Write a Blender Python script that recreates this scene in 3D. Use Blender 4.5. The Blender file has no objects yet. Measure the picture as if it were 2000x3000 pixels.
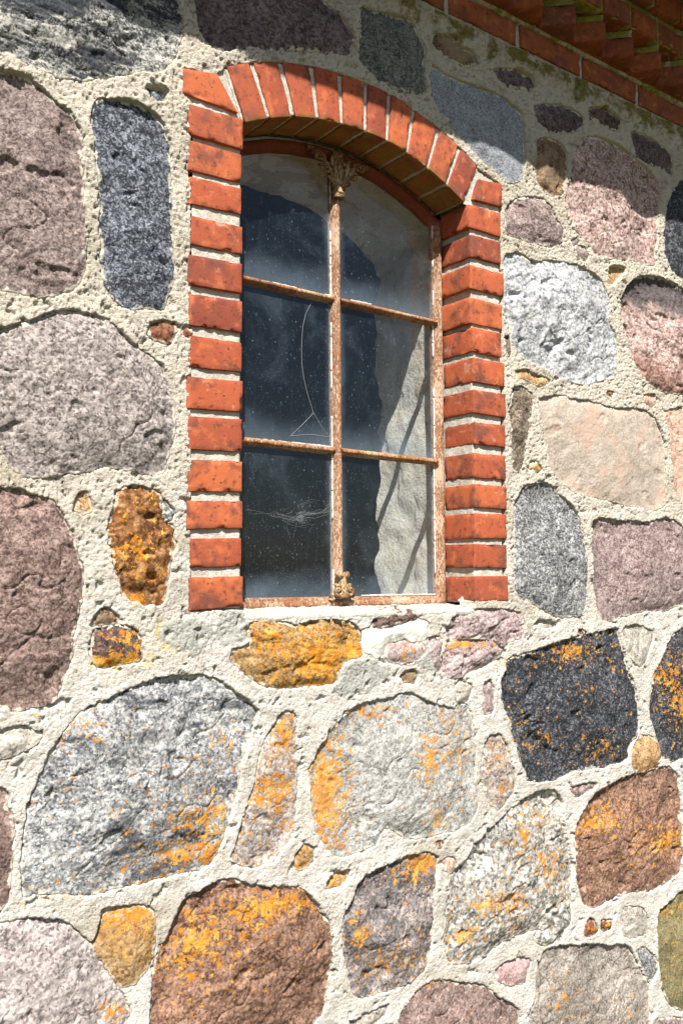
import bpy, math, random
import numpy as np
from mathutils import Vector, Matrix

random.seed(7)
RNG = np.random.RandomState(7)
scene = bpy.context.scene
COL = scene.collection

# ------------------------------------------------------------------ camera, sky, sun, exposure
CAM_POS = (0.0, -1.68, 1.60)
CAM_YAW = math.radians(36.0)      # turned to the right of the wall's normal
CAM_PITCH = math.radians(4.043)
cam_data = bpy.data.cameras.new("camera")
cam_data.sensor_fit = 'VERTICAL'
cam_data.sensor_height = 36.0
cam_data.lens = 32.2585
cam_data.clip_start = 0.02
cam_data.clip_end = 500.0
cam = bpy.data.objects.new("camera", cam_data)
cam.location = CAM_POS
cam.rotation_euler = (math.radians(90) + CAM_PITCH, 0, -CAM_YAW)
COL.objects.link(cam)
scene.camera = cam

SUN_TRAVEL = Vector((0.655, 1.0, -1.45)).normalized()
TO_SUN = -SUN_TRAVEL
SUN_EL = math.asin(TO_SUN.z)
SUN_ROT = math.atan2(TO_SUN.x, TO_SUN.y)
world = bpy.data.worlds.new("World")
scene.world = world
world.use_nodes = True
wn = world.node_tree
wn.nodes.clear()
sky = wn.nodes.new('ShaderNodeTexSky')
sky.sky_type = 'NISHITA'
sky.sun_disc = False
sky.sun_elevation = SUN_EL
sky.sun_rotation = SUN_ROT
bg = wn.nodes.new('ShaderNodeBackground')
bg.inputs['Strength'].default_value = 0.056
wo = wn.nodes.new('ShaderNodeOutputWorld')
wn.links.new(sky.outputs[0], bg.inputs[0])
wn.links.new(bg.outputs[0], wo.inputs[0])

sun_data = bpy.data.lights.new("sun", 'SUN')
sun_data.energy = 5.0
sun_data.angle = math.radians(0.5)
sun_data.color = (1.0, 0.955, 0.885)
sun = bpy.data.objects.new("sun", sun_data)
sun.rotation_euler = SUN_TRAVEL.to_track_quat('-Z', 'Y').to_euler()
sun.location = (-4, -6, 9)
COL.objects.link(sun)

vs = scene.view_settings
vs.view_transform = 'Standard'
vs.look = 'None'
vs.gamma = 1.0
vs.use_curve_mapping = False
vs.exposure = 1.05
scene.cycles.max_bounces = 6
scene.cycles.diffuse_bounces = 4
scene.cycles.caustics_reflective = False
scene.cycles.caustics_refractive = False

# ------------------------------------------------------------------ noise
def _perm(seed):
    r = np.random.RandomState(seed)
    p = r.permutation(256)
    return np.concatenate([p, p, p])
_PERM = _perm(3)
_G2 = np.stack([np.cos(np.arange(16) * np.pi / 8), np.sin(np.arange(16) * np.pi / 8)], 1)

def perlin2(x, y, seed=0):
    x = x + seed * 17.31; y = y + seed * 9.73
    xi = np.floor(x).astype(np.int64); yi = np.floor(y).astype(np.int64)
    xf = x - xi; yf = y - yi
    xi &= 255; yi &= 255
    u = xf * xf * xf * (xf * (xf * 6 - 15) + 10); v = yf * yf * yf * (yf * (yf * 6 - 15) + 10)
    def g(ix, iy, dx, dy):
        h = _PERM[_PERM[ix] + iy] & 15
        return _G2[h, 0] * dx + _G2[h, 1] * dy
    a = g(xi, yi, xf, yf); b = g(xi + 1, yi, xf - 1, yf)
    c = g(xi, yi + 1, xf, yf - 1); d = g(xi + 1, yi + 1, xf - 1, yf - 1)
    return (a + u * (b - a)) * (1 - v) + (c + u * (d - c)) * v

def fbm2(x, y, scale, octv=4, gain=0.5, seed=0):
    t = 0; amp = 1.0; f = 1.0 / scale
    for o in range(octv):
        t = t + amp * perlin2(x * f, y * f, seed + o * 5 + 1)
        amp *= gain; f *= 2.03
    return t

def ridge2(x, y, scale, octv=3, gain=0.5, seed=0):
    t = 0; amp = 1.0; f = 1.0 / scale
    for o in range(octv):
        t = t + amp * (1 - 2.2 * np.abs(perlin2(x * f, y * f, seed + o * 7 + 2)))
        amp *= gain; f *= 2.1
    return t

_g3 = np.random.RandomState(11).normal(size=(32, 3)); _g3 /= np.linalg.norm(_g3, axis=1)[:, None]
def perlin3(P, seed=0):
    P = P + seed * 7.77
    I = np.floor(P).astype(np.int64); Fr = P - I; I &= 255
    U = Fr * Fr * Fr * (Fr * (Fr * 6 - 15) + 10)
    tot = 0
    for dx in (0, 1):
        for dy in (0, 1):
            for dz in (0, 1):
                h = _PERM[(_PERM[(_PERM[I[:, 0] + dx] + I[:, 1] + dy) & 511] + I[:, 2] + dz) & 511] & 31
                w = (U[:, 0] if dx else 1 - U[:, 0]) * (U[:, 1] if dy else 1 - U[:, 1]) * (U[:, 2] if dz else 1 - U[:, 2])
                tot = tot + w * (_g3[h, 0] * (Fr[:, 0] - dx) + _g3[h, 1] * (Fr[:, 1] - dy) + _g3[h, 2] * (Fr[:, 2] - dz))
    return tot

def fbm3(P, scale, octv=3, gain=0.5, seed=0):
    t = 0; amp = 1.0; f = 1.0 / scale
    for o in range(octv):
        t = t + amp * perlin3(P * f, seed + o * 3 + 1); amp *= gain; f *= 2.03
    return t

def sstep(a, b, x):
    t = np.clip((x - a) / (b - a), 0, 1)
    return t * t * (3 - 2 * t)

# ------------------------------------------------------------------ mesh and object helpers
def mesh_np(name, V, Q, mat=None, smooth=True, attrs=None, tris=None):
    V = np.asarray(V, dtype=np.float32); Q = np.asarray(Q, dtype=np.int32).reshape(-1, 4)
    nt = 0 if tris is None else len(tris)
    me = bpy.data.meshes.new(name)
    me.vertices.add(len(V)); me.vertices.foreach_set('co', V.ravel())
    nl = len(Q) * 4 + nt * 3
    me.loops.add(nl)
    li = Q.ravel() if not nt else np.concatenate([Q.ravel(), np.asarray(tris, dtype=np.int32).ravel()])
    me.loops.foreach_set('vertex_index', li)
    me.polygons.add(len(Q) + nt)
    st = np.arange(len(Q)) * 4
    if nt: st = np.concatenate([st, len(Q) * 4 + np.arange(nt) * 3])
    me.polygons.foreach_set('loop_start', st.astype(np.int32))
    me.polygons.foreach_set('use_smooth', np.full(len(Q) + nt, smooth))
    me.update(calc_edges=True)
    for k, a in (attrs or {}).items():
        at = me.attributes.new(k, 'FLOAT', 'POINT')
        at.data.foreach_set('value', np.asarray(a, dtype=np.float32))
    if mat: me.materials.append(mat)
    return me

def obj(name, me, parent=None, label=None, loc=None):
    o = bpy.data.objects.new(name, me)
    COL.objects.link(o)
    if parent is not None: o.parent = parent
    if loc is not None: o.location = loc
    if label: o['label'] = label
    return o

def empty(name, parent=None, loc=(0, 0, 0)):
    o = bpy.data.objects.new(name, None)
    o.empty_display_size = 0.1
    COL.objects.link(o)
    if parent is not None: o.parent = parent
    o.location = loc
    return o

class MB:
    """collects vertices and faces for one mesh"""
    def __init__(self): self.v = []; self.q = []; self.t = []; self.n = 0
    def add(self, V, Q, T=()):
        V = np.asarray(V, float)
        if len(Q): self.q.append(np.asarray(Q) + self.n)
        if len(T): self.t.append(np.asarray(T) + self.n)
        self.v.append(V); self.n += len(V)
    def box(self, x0, x1, y0, y1, z0, z1):
        V = [(x, y, z) for x in (x0, x1) for y in (y0, y1) for z in (z0, z1)]
        self.add(V, [(0, 1, 3, 2), (4, 6, 7, 5), (0, 4, 5, 1), (2, 3, 7, 6), (0, 2, 6, 4), (1, 5, 7, 3)])
    def grid(self, P, flip=False):
        a, b = P.shape[:2]
        ii = np.arange(a * b).reshape(a, b)
        q = np.stack([ii[:-1, :-1], ii[1:, :-1], ii[1:, 1:], ii[:-1, 1:]], -1).reshape(-1, 4)
        self.add(P.reshape(-1, 3), q[:, ::-1] if flip else q)
    def tube(self, pts, r, seg=8):
        pts = np.asarray(pts, float); n = len(pts)
        r = np.full(n, r) if np.isscalar(r) else np.asarray(r, float)
        T = np.gradient(pts, axis=0); T /= np.linalg.norm(T, axis=1)[:, None] + 1e-12
        up = np.array([0.0, 1.0, 0.0])
        V = []
        for i in range(n):
            a = np.cross(T[i], up)
            if np.linalg.norm(a) < 1e-3: a = np.cross(T[i], [1, 0, 0])
            a /= np.linalg.norm(a); b = np.cross(T[i], a)
            for k in range(seg):
                th = 2 * math.pi * k / seg
                V.append(pts[i] + r[i] * (math.cos(th) * a + math.sin(th) * b))
        Q = []
        for i in range(n - 1):
            for k in range(seg):
                k2 = (k + 1) % seg
                Q.append((i * seg + k, i * seg + k2, (i + 1) * seg + k2, (i + 1) * seg + k))
        V.append(pts[0]); V.append(pts[-1])
        T_ = [(n * seg, (k + 1) % seg, k) for k in range(seg)] + [(n * seg + 1, (n - 1) * seg + k, (n - 1) * seg + (k + 1) % seg) for k in range(seg)]
        self.add(V, Q, T_)
    def ball(self, c, r, sc=(1, 1, 1), seg=12, rings=8):
        V = []; Q = []
        for i in range(rings + 1):
            ph = math.pi * i / rings
            for k in range(seg):
                th = 2 * math.pi * k / seg
                V.append((c[0] + r * sc[0] * math.sin(ph) * math.cos(th), c[1] + r * sc[1] * math.sin(ph) * math.sin(th), c[2] + r * sc[2] * math.cos(ph)))
        for i in range(rings):
            for k in range(seg):
                k2 = (k + 1) % seg
                Q.append((i * seg + k, (i + 1) * seg + k, (i + 1) * seg + k2, i * seg + k2))
        self.add(V, Q)
    def mesh(self, name, mat, smooth=True):
        V = np.concatenate(self.v)
        Q = np.concatenate(self.q) if self.q else np.zeros((0, 4), int)
        T = np.concatenate(self.t) if self.t else None
        return mesh_np(name, V, Q, mat, smooth, tris=T)

# ------------------------------------------------------------------ materials
def lin(c):
    c = np.asarray(c, float) / 255.0
    return np.where(c <= 0.04045, c / 12.92, ((c + 0.055) / 1.055) ** 2.4)
LIT = 1.45   # how much brighter a front-lit surface shows than its base colour
def S(r, g, b):
    l = np.clip(lin((r, g, b)) / LIT, 0, 0.85)
    return (float(l[0]), float(l[1]), float(l[2]), 1.0)

class NT:
    def __init__(self, name):
        self.m = bpy.data.materials.new(name)
        self.m.use_nodes = True
        self.t = self.m.node_tree
        self.t.nodes.clear()
        self.out = self.t.nodes.new('ShaderNodeOutputMaterial')
    def n(self, typ, ins=None, **props):
        nd = self.t.nodes.new('ShaderNode' + typ)
        for k, v in props.items(): setattr(nd, k, v)
        for k, v in (ins or {}).items():
            s = nd.inputs[k]
            if isinstance(v, bpy.types.NodeSocket): self.t.links.new(v, s)
            elif isinstance(v, bpy.types.Node): self.t.links.new(v.outputs[0], s)
            else: s.default_value = v
        return nd
    def math(self, op, a, b=None, c=None, clamp=False):
        ins = {0: a}
        if b is not None: ins[1] = b
        if c is not None: ins[2] = c
        return self.n('Math', ins, operation=op, use_clamp=clamp).outputs[0]
    def mr(self, x, a, b, c=0.0, d=1.0, smooth=True):
        return self.n('MapRange', {0: x, 1: a, 2: b, 3: c, 4: d}, interpolation_type='SMOOTHSTEP' if smooth else 'LINEAR').outputs[0]
    def mix(self, f, a, b, blend='MIX'):
        nd = self.n('Mix', None, data_type='RGBA', blend_type=blend)
        for i, v in ((0, f), (6, a), (7, b)):
            if isinstance(v, bpy.types.NodeSocket): self.t.links.new(v, nd.inputs[i])
            else: nd.inputs[i].default_value = v
        return nd.outputs[2]
    def noise(self, vec, scale, detail=3.0, rough=0.55, dist=0.0, out=0):
        return self.n('TexNoise', {'Vector': vec, 'Scale': scale, 'Detail': detail, 'Roughness': rough, 'Distortion': dist}).outputs[out]
    def ramp(self, f, stops, interp='LINEAR'):
        nd = self.n('ValToRGB', {0: f})
        nd.color_ramp.interpolation = interp
        e = nd.color_ramp.elements
        while len(e) < len(stops): e.new(0.5)
        for el, (p, c) in zip(e, stops): el.position = p; el.color = c
        return nd.outputs[0]
    def vmath(self, op, a, b):
        return self.n('VectorMath', {0: a, 1: b}, operation=op).outputs[0]
    def coords(self, vary=True):
        """object coordinates, shifted for each object"""
        tc = self.n('TexCoord').outputs['Object']
        if not vary: return tc
        r = self.n('ObjectInfo').outputs['Random']
        off = self.n('CombineXYZ', {0: self.math('MULTIPLY', r, 37.0), 1: self.math('MULTIPLY', r, 91.0), 2: self.math('MULTIPLY', r, 13.0)}).outputs[0]
        return self.vmath('ADD', tc, off)
    def finish(self, col, rough=0.9, bump=None, bdist=0.002, bstr=0.7, spec=0.25, metal=0.0):
        b = self.n('BsdfPrincipled', {'Base Color': col, 'Roughness': rough, 'Metallic': metal, 'Specular IOR Level': spec})
        if bump is not None:
            bn = self.n('Bump', {'Height': bump, 'Distance': bdist, 'Strength': bstr})
            self.t.links.new(bn.outputs[0], b.inputs['Normal'])
        self.t.links.new(b.outputs[0], self.out.inputs[0])
        return self.m

LICHEN_A, LICHEN_B = S(230, 148, 28), S(248, 192, 84)
def lichen(N, vec, col, ya=LICHEN_A, yb=LICHEN_B, scale=62.0):
    a = N.n('Attribute', None, attribute_name='lichen').outputs['Fac']
    nz = N.noise(vec, scale, 4.0, 0.7)
    vl = N.n('TexVoronoi', {'Vector': N.vmath('ADD', vec, N.vmath('MULTIPLY', N.n('TexNoise', {'Vector': vec, 'Scale': 120.0, 'Detail': 2.0}).outputs['Color'], (.012, .012, .012))), 'Scale': 190.0})
    vr = N.n('SeparateColor', {0: vl.outputs['Color']}).outputs[0]
    l = N.math('ADD', N.math('MULTIPLY', a, 0.78), N.math('MULTIPLY', N.math('SUBTRACT', nz, 0.5), 1.7))
    l = N.math('ADD', l, N.math('MULTIPLY', N.math('SUBTRACT', vr, 0.5), 0.36))
    f = N.mr(l, 0.42, 0.50)
    f = N.math('MULTIPLY', f, N.mr(a, 0.03, 0.16))
    f = N.math('MULTIPLY', f, 0.88)
    lc = N.mix(N.mr(N.noise(vec, 45.0, 3.0), 0.4, 0.62), ya, yb)
    lc = N.mix(N.mr(N.noise(vec, 330.0, 2.0), 0.42, 0.6), lc, N.mix(0.55, lc, S(176, 96, 12)))
    return N.mix(f, col, lc), f

_mats = {}
def stone_mat(name, c0, c1, c2, patch=None, grain=225.0, cuts=(0.2, 0.48, 0.8), band=0.0, ang=20.0, big=0.25, zones=(), fine=0.5, bdist=0.0025, tint=None):
    N = NT(name)
    blend = lambda a, b, f: tuple(x * (1 - f) + y * f for x, y in zip(a, b))
    c0 = blend(c0, c1, .18); c2 = blend(c2, c1, .26)
    def grey(c, f=.22):
        y = .2126 * c[0] + .7152 * c[1] + .0722 * c[2]
        return tuple(x * (1 - f) + y * f for x in c[:3]) + (1,)
    if name[6:] in ('redbrown', 'redbrown2', 'pinkgrey', 'mauve', 'mauve2', 'pinkgran', 'pinkred', 'purple', 'flaky', 'pinkpale', 'greypurple', 'orangebrown', 'beige'):
        c0, c1, c2 = grey(c0), grey(c1), grey(c2)
    vec = N.coords()
    warp = N.n('TexNoise', {'Vector': vec, 'Scale': 60.0, 'Detail': 2.0}).outputs['Color']
    wv = N.vmath('ADD', vec, N.vmath('MULTIPLY', N.vmath('SUBTRACT', warp, (0.5, 0.5, 0.5)), (0.010, 0.010, 0.010)))
    vor = N.n('TexVoronoi', {'Vector': wv, 'Scale': grain * 1.2, 'Randomness': 1.0})
    cell = N.n('SeparateColor', {0: vor.outputs['Color']}).outputs[0]
    n2 = N.noise(vec, grain * 0.42, 4.0, 0.7)
    n3 = N.noise(vec, 28.0, 3.0, 0.6)
    v = N.math('ADD', N.math('MULTIPLY', cell, fine), N.math('MULTIPLY', N.mr(n2, 0.25, 0.75, smooth=False), 1 - fine))
    v = N.math('ADD', v, N.math('MULTIPLY', N.math('SUBTRACT', n3, 0.5), 0.55))
    if band:
        mp = N.n('Mapping', {'Vector': wv, 'Rotation': (0, math.radians(ang), 0), 'Scale': (2.2, 6.0, 15.0)}).outputs[0]
        bn = N.noise(mp, 2.2, 4.0, 0.6, 0.6)
        v = N.math('ADD', v, N.math('MULTIPLY', N.math('SUBTRACT', bn, 0.5), band * 2.2))
    col = N.ramp(v, [(0.0, tuple(x * 0.6 for x in c0[:3]) + (1,)), (cuts[0], c0), (cuts[1], c1), (cuts[2], c2), (1.0, c2)])
    lg = N.noise(vec, 7.0, 3.0, 0.55)
    col = N.mix(1.0, col, N.ramp(lg, [(0.3, (1 - big, 1 - big, 1 - big, 1)), (0.7, (1 + big * .5,) * 3 + (1,))]), 'MULTIPLY')
    if patch:
        pm = N.n('Mapping', {'Vector': wv, 'Rotation': (0, math.radians(ang), 0), 'Scale': (1.0, 1.0, 2.4)}).outputs[0]
        pf = N.mr(N.noise(pm, patch[1], 5.0, .62, .5), patch[2], patch[2] + .10)
        col = N.mix(N.math('MULTIPLY', pf, patch[3]), col, N.mix(cell, patch[0], tuple(min(1, x * 2.6) for x in patch[0][:3]) + (1,)))
    if tint:
        col = N.mix(N.math('MULTIPLY', N.mr(N.noise(vec, 11.0, 4.0, 0.6), 0.5, 0.62), tint[1]), col, tint[0], 'MIX')
    z = N.n('SeparateXYZ', {0: N.n('TexCoord').outputs['Object']}).outputs[2]
    for (z0, soft, zc, amt) in zones:
        zz = N.math('ADD', z, N.math('MULTIPLY', N.math('SUBTRACT', N.noise(vec, 14.0, 4.0), 0.5), 0.16))
        f = N.mr(zz, z0 - soft, z0 + soft) if amt > 0 else N.mr(zz, z0 + soft, z0 - soft)
        col = N.mix(N.math('MULTIPLY', f, abs(amt)), col, N.mix(0.75, zc, col, 'OVERLAY'))
    ea = N.n('Attribute', None, attribute_name='edge').outputs['Fac']
    sm = N.mr(N.math('ADD', N.math('MULTIPLY', ea, .62), N.math('MULTIPLY', N.math('SUBTRACT', N.noise(vec, 55.0, 4.0, .65), .5), 1.5)), .52, .66)
    col = N.mix(N.math('MULTIPLY', sm, .8), col, S(236, 228, 208))
    col, lf = lichen(N, vec, col)
    h = N.math('ADD', N.math('MULTIPLY', N.noise(vec, 130.0, 5.0, 0.7), 1.6), N.math('MULTIPLY', vor.outputs['Distance'], -40.0 / grain))
    h = N.math('ADD', h, N.math('MULTIPLY', lf, 0.25))
    return N.finish(col, 0.88, h, bdist, 0.7, 0.28)

def SM(key):
    if key in _mats: return _mats[key]
    T = {
     'gneiss': dict(c=[(38,40,46),(140,141,140),(226,220,208)], band=.55, ang=-10, cuts=(.28,.5,.74), patch=(S(44,46,52),6.0,.47,.95)),
     'redbrown': dict(c=[(72,56,53),(148,124,117),(200,178,170)]),
     'redbrown2': dict(c=[(70,50,44),(144,113,102),(196,165,152)]),
     'bluegrey': dict(c=[(26,29,36),(76,80,90),(174,179,188)], grain=240),
     'purple': dict(c=[(66,52,54),(122,100,102),(170,150,148)], grain=180, big=.35),
     'darkgrey': dict(c=[(48,49,49),(116,117,112),(176,175,166)], grain=250),
     'greyblue': dict(c=[(104,108,116),(158,162,170),(208,213,220)], grain=330, big=.12),
     'brown': dict(c=[(58,44,34),(136,106,80),(190,160,128)], tint=(S(180,160,130),.5)),
     'darkbrown': dict(c=[(48,36,32),(104,83,76),(150,128,118)], grain=160),
     'pinkgran': dict(c=[(78,64,60),(204,160,146),(240,222,212)], grain=150, cuts=(.22,.5,.78)),
     'black': dict(c=[(20,22,26),(66,69,76),(172,174,180)], cuts=(.24,.55,.95), grain=220),
     'mauve': dict(c=[(88,66,64),(160,133,128),(212,190,184)]),
     'mauve2': dict(c=[(86,64,58),(158,127,117),(205,176,166)]),
     'whitegran': dict(c=[(104,108,114),(184,186,190),(238,237,234)], grain=150, cuts=(.2,.42,.7)),
     'pinkred': dict(c=[(104,74,66),(204,162,148),(240,222,212)], grain=150, zones=[(.075,.025,S(105,107,112),.95),(-.09,.05,S(160,112,92),-.55)]),
     'beige': dict(c=[(160,138,118),(204,184,162),(226,211,192)], grain=300, cuts=(.1,.45,.8), big=.12, tint=(S(214,176,154),.5)),
     'beigepink': dict(c=[(150,105,85),(224,184,160),(244,222,208)], grain=240),
     'brownstreak': dict(c=[(54,45,36),(124,109,92),(176,164,145)], band=.4, ang=50),
     'midgrey': dict(c=[(44,45,48),(132,133,134),(228,226,222)], grain=230),
     'flaky': dict(c=[(112,84,84),(184,155,152),(228,209,203)], band=.35, ang=12, grain=240),
     'ochre': dict(c=[(92,62,32),(176,136,86),(216,188,142)], band=.45, ang=-8, grain=240),
     'plaster': dict(c=[(196,192,178),(232,230,216),(246,244,236)], grain=120, cuts=(.05,.3,.8), big=.1),
     'rust': dict(c=[(50,30,16),(146,96,54),(212,168,126)], grain=120, fine=.3),
     'tan': dict(c=[(112,80,46),(196,158,112),(228,200,160)], grain=200, tint=(S(210,150,80),.6)),
     'tanlich': dict(c=[(124,90,48),(204,164,114),(234,206,162)], grain=200, tint=(S(150,105,60),.5)),
     'pinkgrey': dict(c=[(62,60,62),(160,145,138),(222,208,200)], grain=190, cuts=(.2,.46,.8)),
     'rustbrown': dict(c=[(76,42,28),(142,90,66),(182,132,106)], grain=160),
     'paleflake': dict(c=[(128,120,110),(196,188,176),(228,222,210)], band=.25, ang=30),
     'greylichen': dict(c=[(66,68,74),(160,161,162),(238,236,232)], band=.3, ang=28, grain=215, cuts=(.2,.45,.76), patch=(S(58,60,66),7.0,.53,.8)),
     'greylichen2': dict(c=[(82,83,80),(176,175,170),(236,233,226)], grain=230, cuts=(.15,.42,.8)),
     'greylichen3': dict(c=[(76,74,70),(172,168,160),(242,238,230)], grain=130, cuts=(.24,.46,.74), band=.2, ang=35),
     'wedge': dict(c=[(86,76,74),(178,165,158),(238,228,218)], grain=180),
     'orangebrown': dict(c=[(78,46,32),(156,110,84),(206,162,130)], grain=190),
     'mauvelight': dict(c=[(136,102,102),(194,160,158),(224,196,190)], grain=260),
     'greybrown': dict(c=[(90,84,77),(170,159,148),(218,208,198)], band=.35, ang=28, grain=230, big=.35),
     'olive': dict(c=[(80,76,52),(140,131,95),(180,170,128)], grain=260),
     'greypurple': dict(c=[(64,60,61),(158,144,140),(218,204,196)], band=.3, ang=75, grain=200, big=.4, patch=(S(70,68,68),9.0,.54,.7)),
     'pinkpale': dict(c=[(100,92,93),(198,181,175),(242,231,225)], band=.25, ang=28, grain=190),
    }[key]
    T = dict(T); c = T.pop('c')
    _mats[key] = stone_mat('stone_' + key, S(*c[0]), S(*c[1]), S(*c[2]), **T)
    return _mats[key]

def mat_mortar():
    N = NT('lime_mortar')
    vec = N.coords(False)
    n1 = N.noise(vec, 5.0, 4.0, 0.6)
    zc = N.n('SeparateXYZ', {0: vec}).outputs[2]
    hz = N.mr(N.math('ADD', zc, N.math('MULTIPLY', N.math('SUBTRACT', n1, .5), 1.6)), 1.2, 2.0)
    col = N.mix(hz, S(246, 240, 231), S(236, 226, 209))
    st = N.noise(vec, 3.1, 5.0, .65, .8)
    col = N.mix(N.math('MULTIPLY', N.mr(st, .48, .68), .6), col, S(204, 192, 168))
    col = N.mix(N.math('MULTIPLY', N.mr(N.noise(vec, 21.0, 4.0, .7), .5, .68), .4), col, S(196, 186, 166))
    n2 = N.noise(vec, 210.0, 3.0, 0.7)
    col = N.mix(N.math('MULTIPLY', N.mr(n2, 0.54, 0.72), .55), col, S(186, 164, 132))
    vor = N.n('TexVoronoi', {'Vector': vec, 'Scale': 210.0})
    cc = N.n('SeparateColor', {0: vor.outputs['Color']}).outputs
    grain = N.math('MULTIPLY', N.mr(cc[0], 0.76, 0.82), N.mr(vor.outputs['Distance'], 0.32, 0.2))
    col = N.mix(N.math('MULTIPLY', grain, 0.8), col, N.mix(cc[1], S(96, 84, 70), S(206, 150, 120)))
    # pale lichen film
    a = N.n('Attribute', None, attribute_name='lichen').outputs['Fac']
    nz = N.noise(vec, 60.0, 5.0, 0.7)
    l = N.mr(N.math('ADD', N.math('MULTIPLY', a, 0.5), N.math('MULTIPLY', N.math('SUBTRACT', nz, 0.5), 2.0)), 0.4, 0.62)
    l = N.math('MULTIPLY', l, N.mr(a, 0.03, 0.2))
    col = N.mix(N.math('MULTIPLY', l, 0.75), col, N.mix(N.mr(N.noise(vec, 30.0, 2.0), .42, .6), S(240, 196, 100), S(240, 218, 150)))
    # moss under the eaves
    a = N.n('Attribute', None, attribute_name='moss').outputs['Fac']
    nz = N.noise(vec, 26.0, 5.0, 0.65)
    l = N.mr(N.math('ADD', N.math('MULTIPLY', a, 0.75), N.math('MULTIPLY', N.math('SUBTRACT', nz, 0.5), 1.7)), 0.28, 0.6)
    l = N.math('MULTIPLY', l, N.mr(a, 0.02, 0.12))
    col = N.mix(N.math('MULTIPLY', l, 0.9), col, N.mix(N.noise(vec, 90.0, 3.0), S(92, 80, 26), S(176, 160, 56)))
    # grey cement repair
    a = N.n('Attribute', None, attribute_name='cement').outputs['Fac']
    cem = N.mix(N.mr(N.noise(vec, 150.0, 3.0, .7), .45, .65), S(214, 214, 204), S(176, 176, 168))
    col = N.mix(N.math('MULTIPLY', a, 0.9), col, cem)
    h = N.math('ADD', N.math('MULTIPLY', N.noise(vec, 170.0, 4.0, 0.75), 1.5), N.math('MULTIPLY', grain, 0.5))
    return N.finish(col, 0.95, h, 0.0045, 1.0, 0.1)

def mat_joint():
    N = NT('white_joint_mortar')
    vec = N.coords(False)
    col = N.mix(N.mr(N.noise(vec, 40.0, 4.0, .65), .4, .65), S(210, 203, 188), S(236, 231, 219))
    col = N.mix(N.mr(N.noise(vec, 260.0, 2.0, .6), .56, .7), col, S(160, 150, 132))
    a = N.n('Attribute', None, attribute_name='moss').outputs['Fac']
    l = N.mr(N.math('ADD', N.math('MULTIPLY', a, 0.8), N.math('MULTIPLY', N.math('SUBTRACT', N.noise(vec, 30., 4., .6), 0.5), 1.5)), 0.3, 0.6)
    col = N.mix(N.math('MULTIPLY', N.math('MULTIPLY', l, N.mr(a, .02, .1)), .9), col, N.mix(N.noise(vec, 80., 2.), S(100, 96, 20), S(190, 186, 60)))
    return N.finish(col, 0.95, N.noise(vec, 190.0, 4.0, 0.75), 0.003, 0.9, 0.1)

def mat_brick(dark=False):
    N = NT('eaves_brick' if dark else 'red_brick')
    PAL = [(0.0, S(180, 90, 60)), (0.2, S(200, 102, 64)), (0.4, S(156, 78, 58)), (0.6, S(194, 98, 62)), (0.8, S(208, 112, 68)), (1.0, S(174, 88, 62))]
    if dark: PAL = [(0.0, S(156, 86, 54)), (0.4, S(176, 96, 52)), (0.7, S(140, 86, 66)), (1.0, S(190, 100, 48))]
    vec = N.coords()
    r = N.n('ObjectInfo').outputs['Random']
    col = N.ramp(r, PAL)
    n1 = N.noise(vec, 16.0, 4.0, 0.6, 0.4)
    col = N.mix(N.mr(n1, 0.47, 0.68), col, S(136, 78, 62))
    n4 = N.noise(vec, 30.0, 3.0, 0.6)
    col = N.mix(N.math('MULTIPLY', N.mr(n4, 0.52, 0.68), 0.55), col, S(226, 128, 78))
    n2 = N.noise(vec, 70.0, 5.0, 0.7)
    col = N.mix(N.math('MULTIPLY', N.mr(n2, 0.53, 0.68), 0.75), col, S(100, 60, 48))
    # lime bloom
    bl = N.math('MULTIPLY', N.mr(N.noise(vec, 22.0, 5.0, 0.7, 1.0), 0.6, 0.74), 0.55)
    col = N.mix(bl, col, S(232, 190, 168))
    vor = N.n('TexVoronoi', {'Vector': vec, 'Scale': 120.0})
    cc = N.n('SeparateColor', {0: vor.outputs['Color']}).outputs[0]
    pit = N.math('MULTIPLY', N.mr(cc, 0.965, 0.985), N.mr(vor.outputs['Distance'], 0.35, 0.2))
    col = N.mix(N.math('MULTIPLY', pit, .7), col, S(92, 58, 46))
    av = N.n('Attribute', None, attribute_name='algae').outputs['Fac']  # olive bounce light from the grass painted on arch undersides, with some algae
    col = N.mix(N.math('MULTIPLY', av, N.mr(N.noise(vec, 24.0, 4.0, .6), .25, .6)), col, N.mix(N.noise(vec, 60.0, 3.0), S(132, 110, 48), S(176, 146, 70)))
    a = N.n('Attribute', None, attribute_name='worn').outputs['Fac']
    col = N.mix(N.math('MULTIPLY', N.mr(N.math('ADD', a, N.math('MULTIPLY', N.math('SUBTRACT', N.noise(vec, 50., 4.), .5), 1.2)), .5, .95), .7), col, S(128, 74, 60))
    h = N.math('SUBTRACT', N.noise(vec, 150.0, 4.0, 0.7), N.math('MULTIPLY', pit, 1.2))
    return N.finish(col, 0.85, h, 0.0012, 0.7, 0.3)

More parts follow.
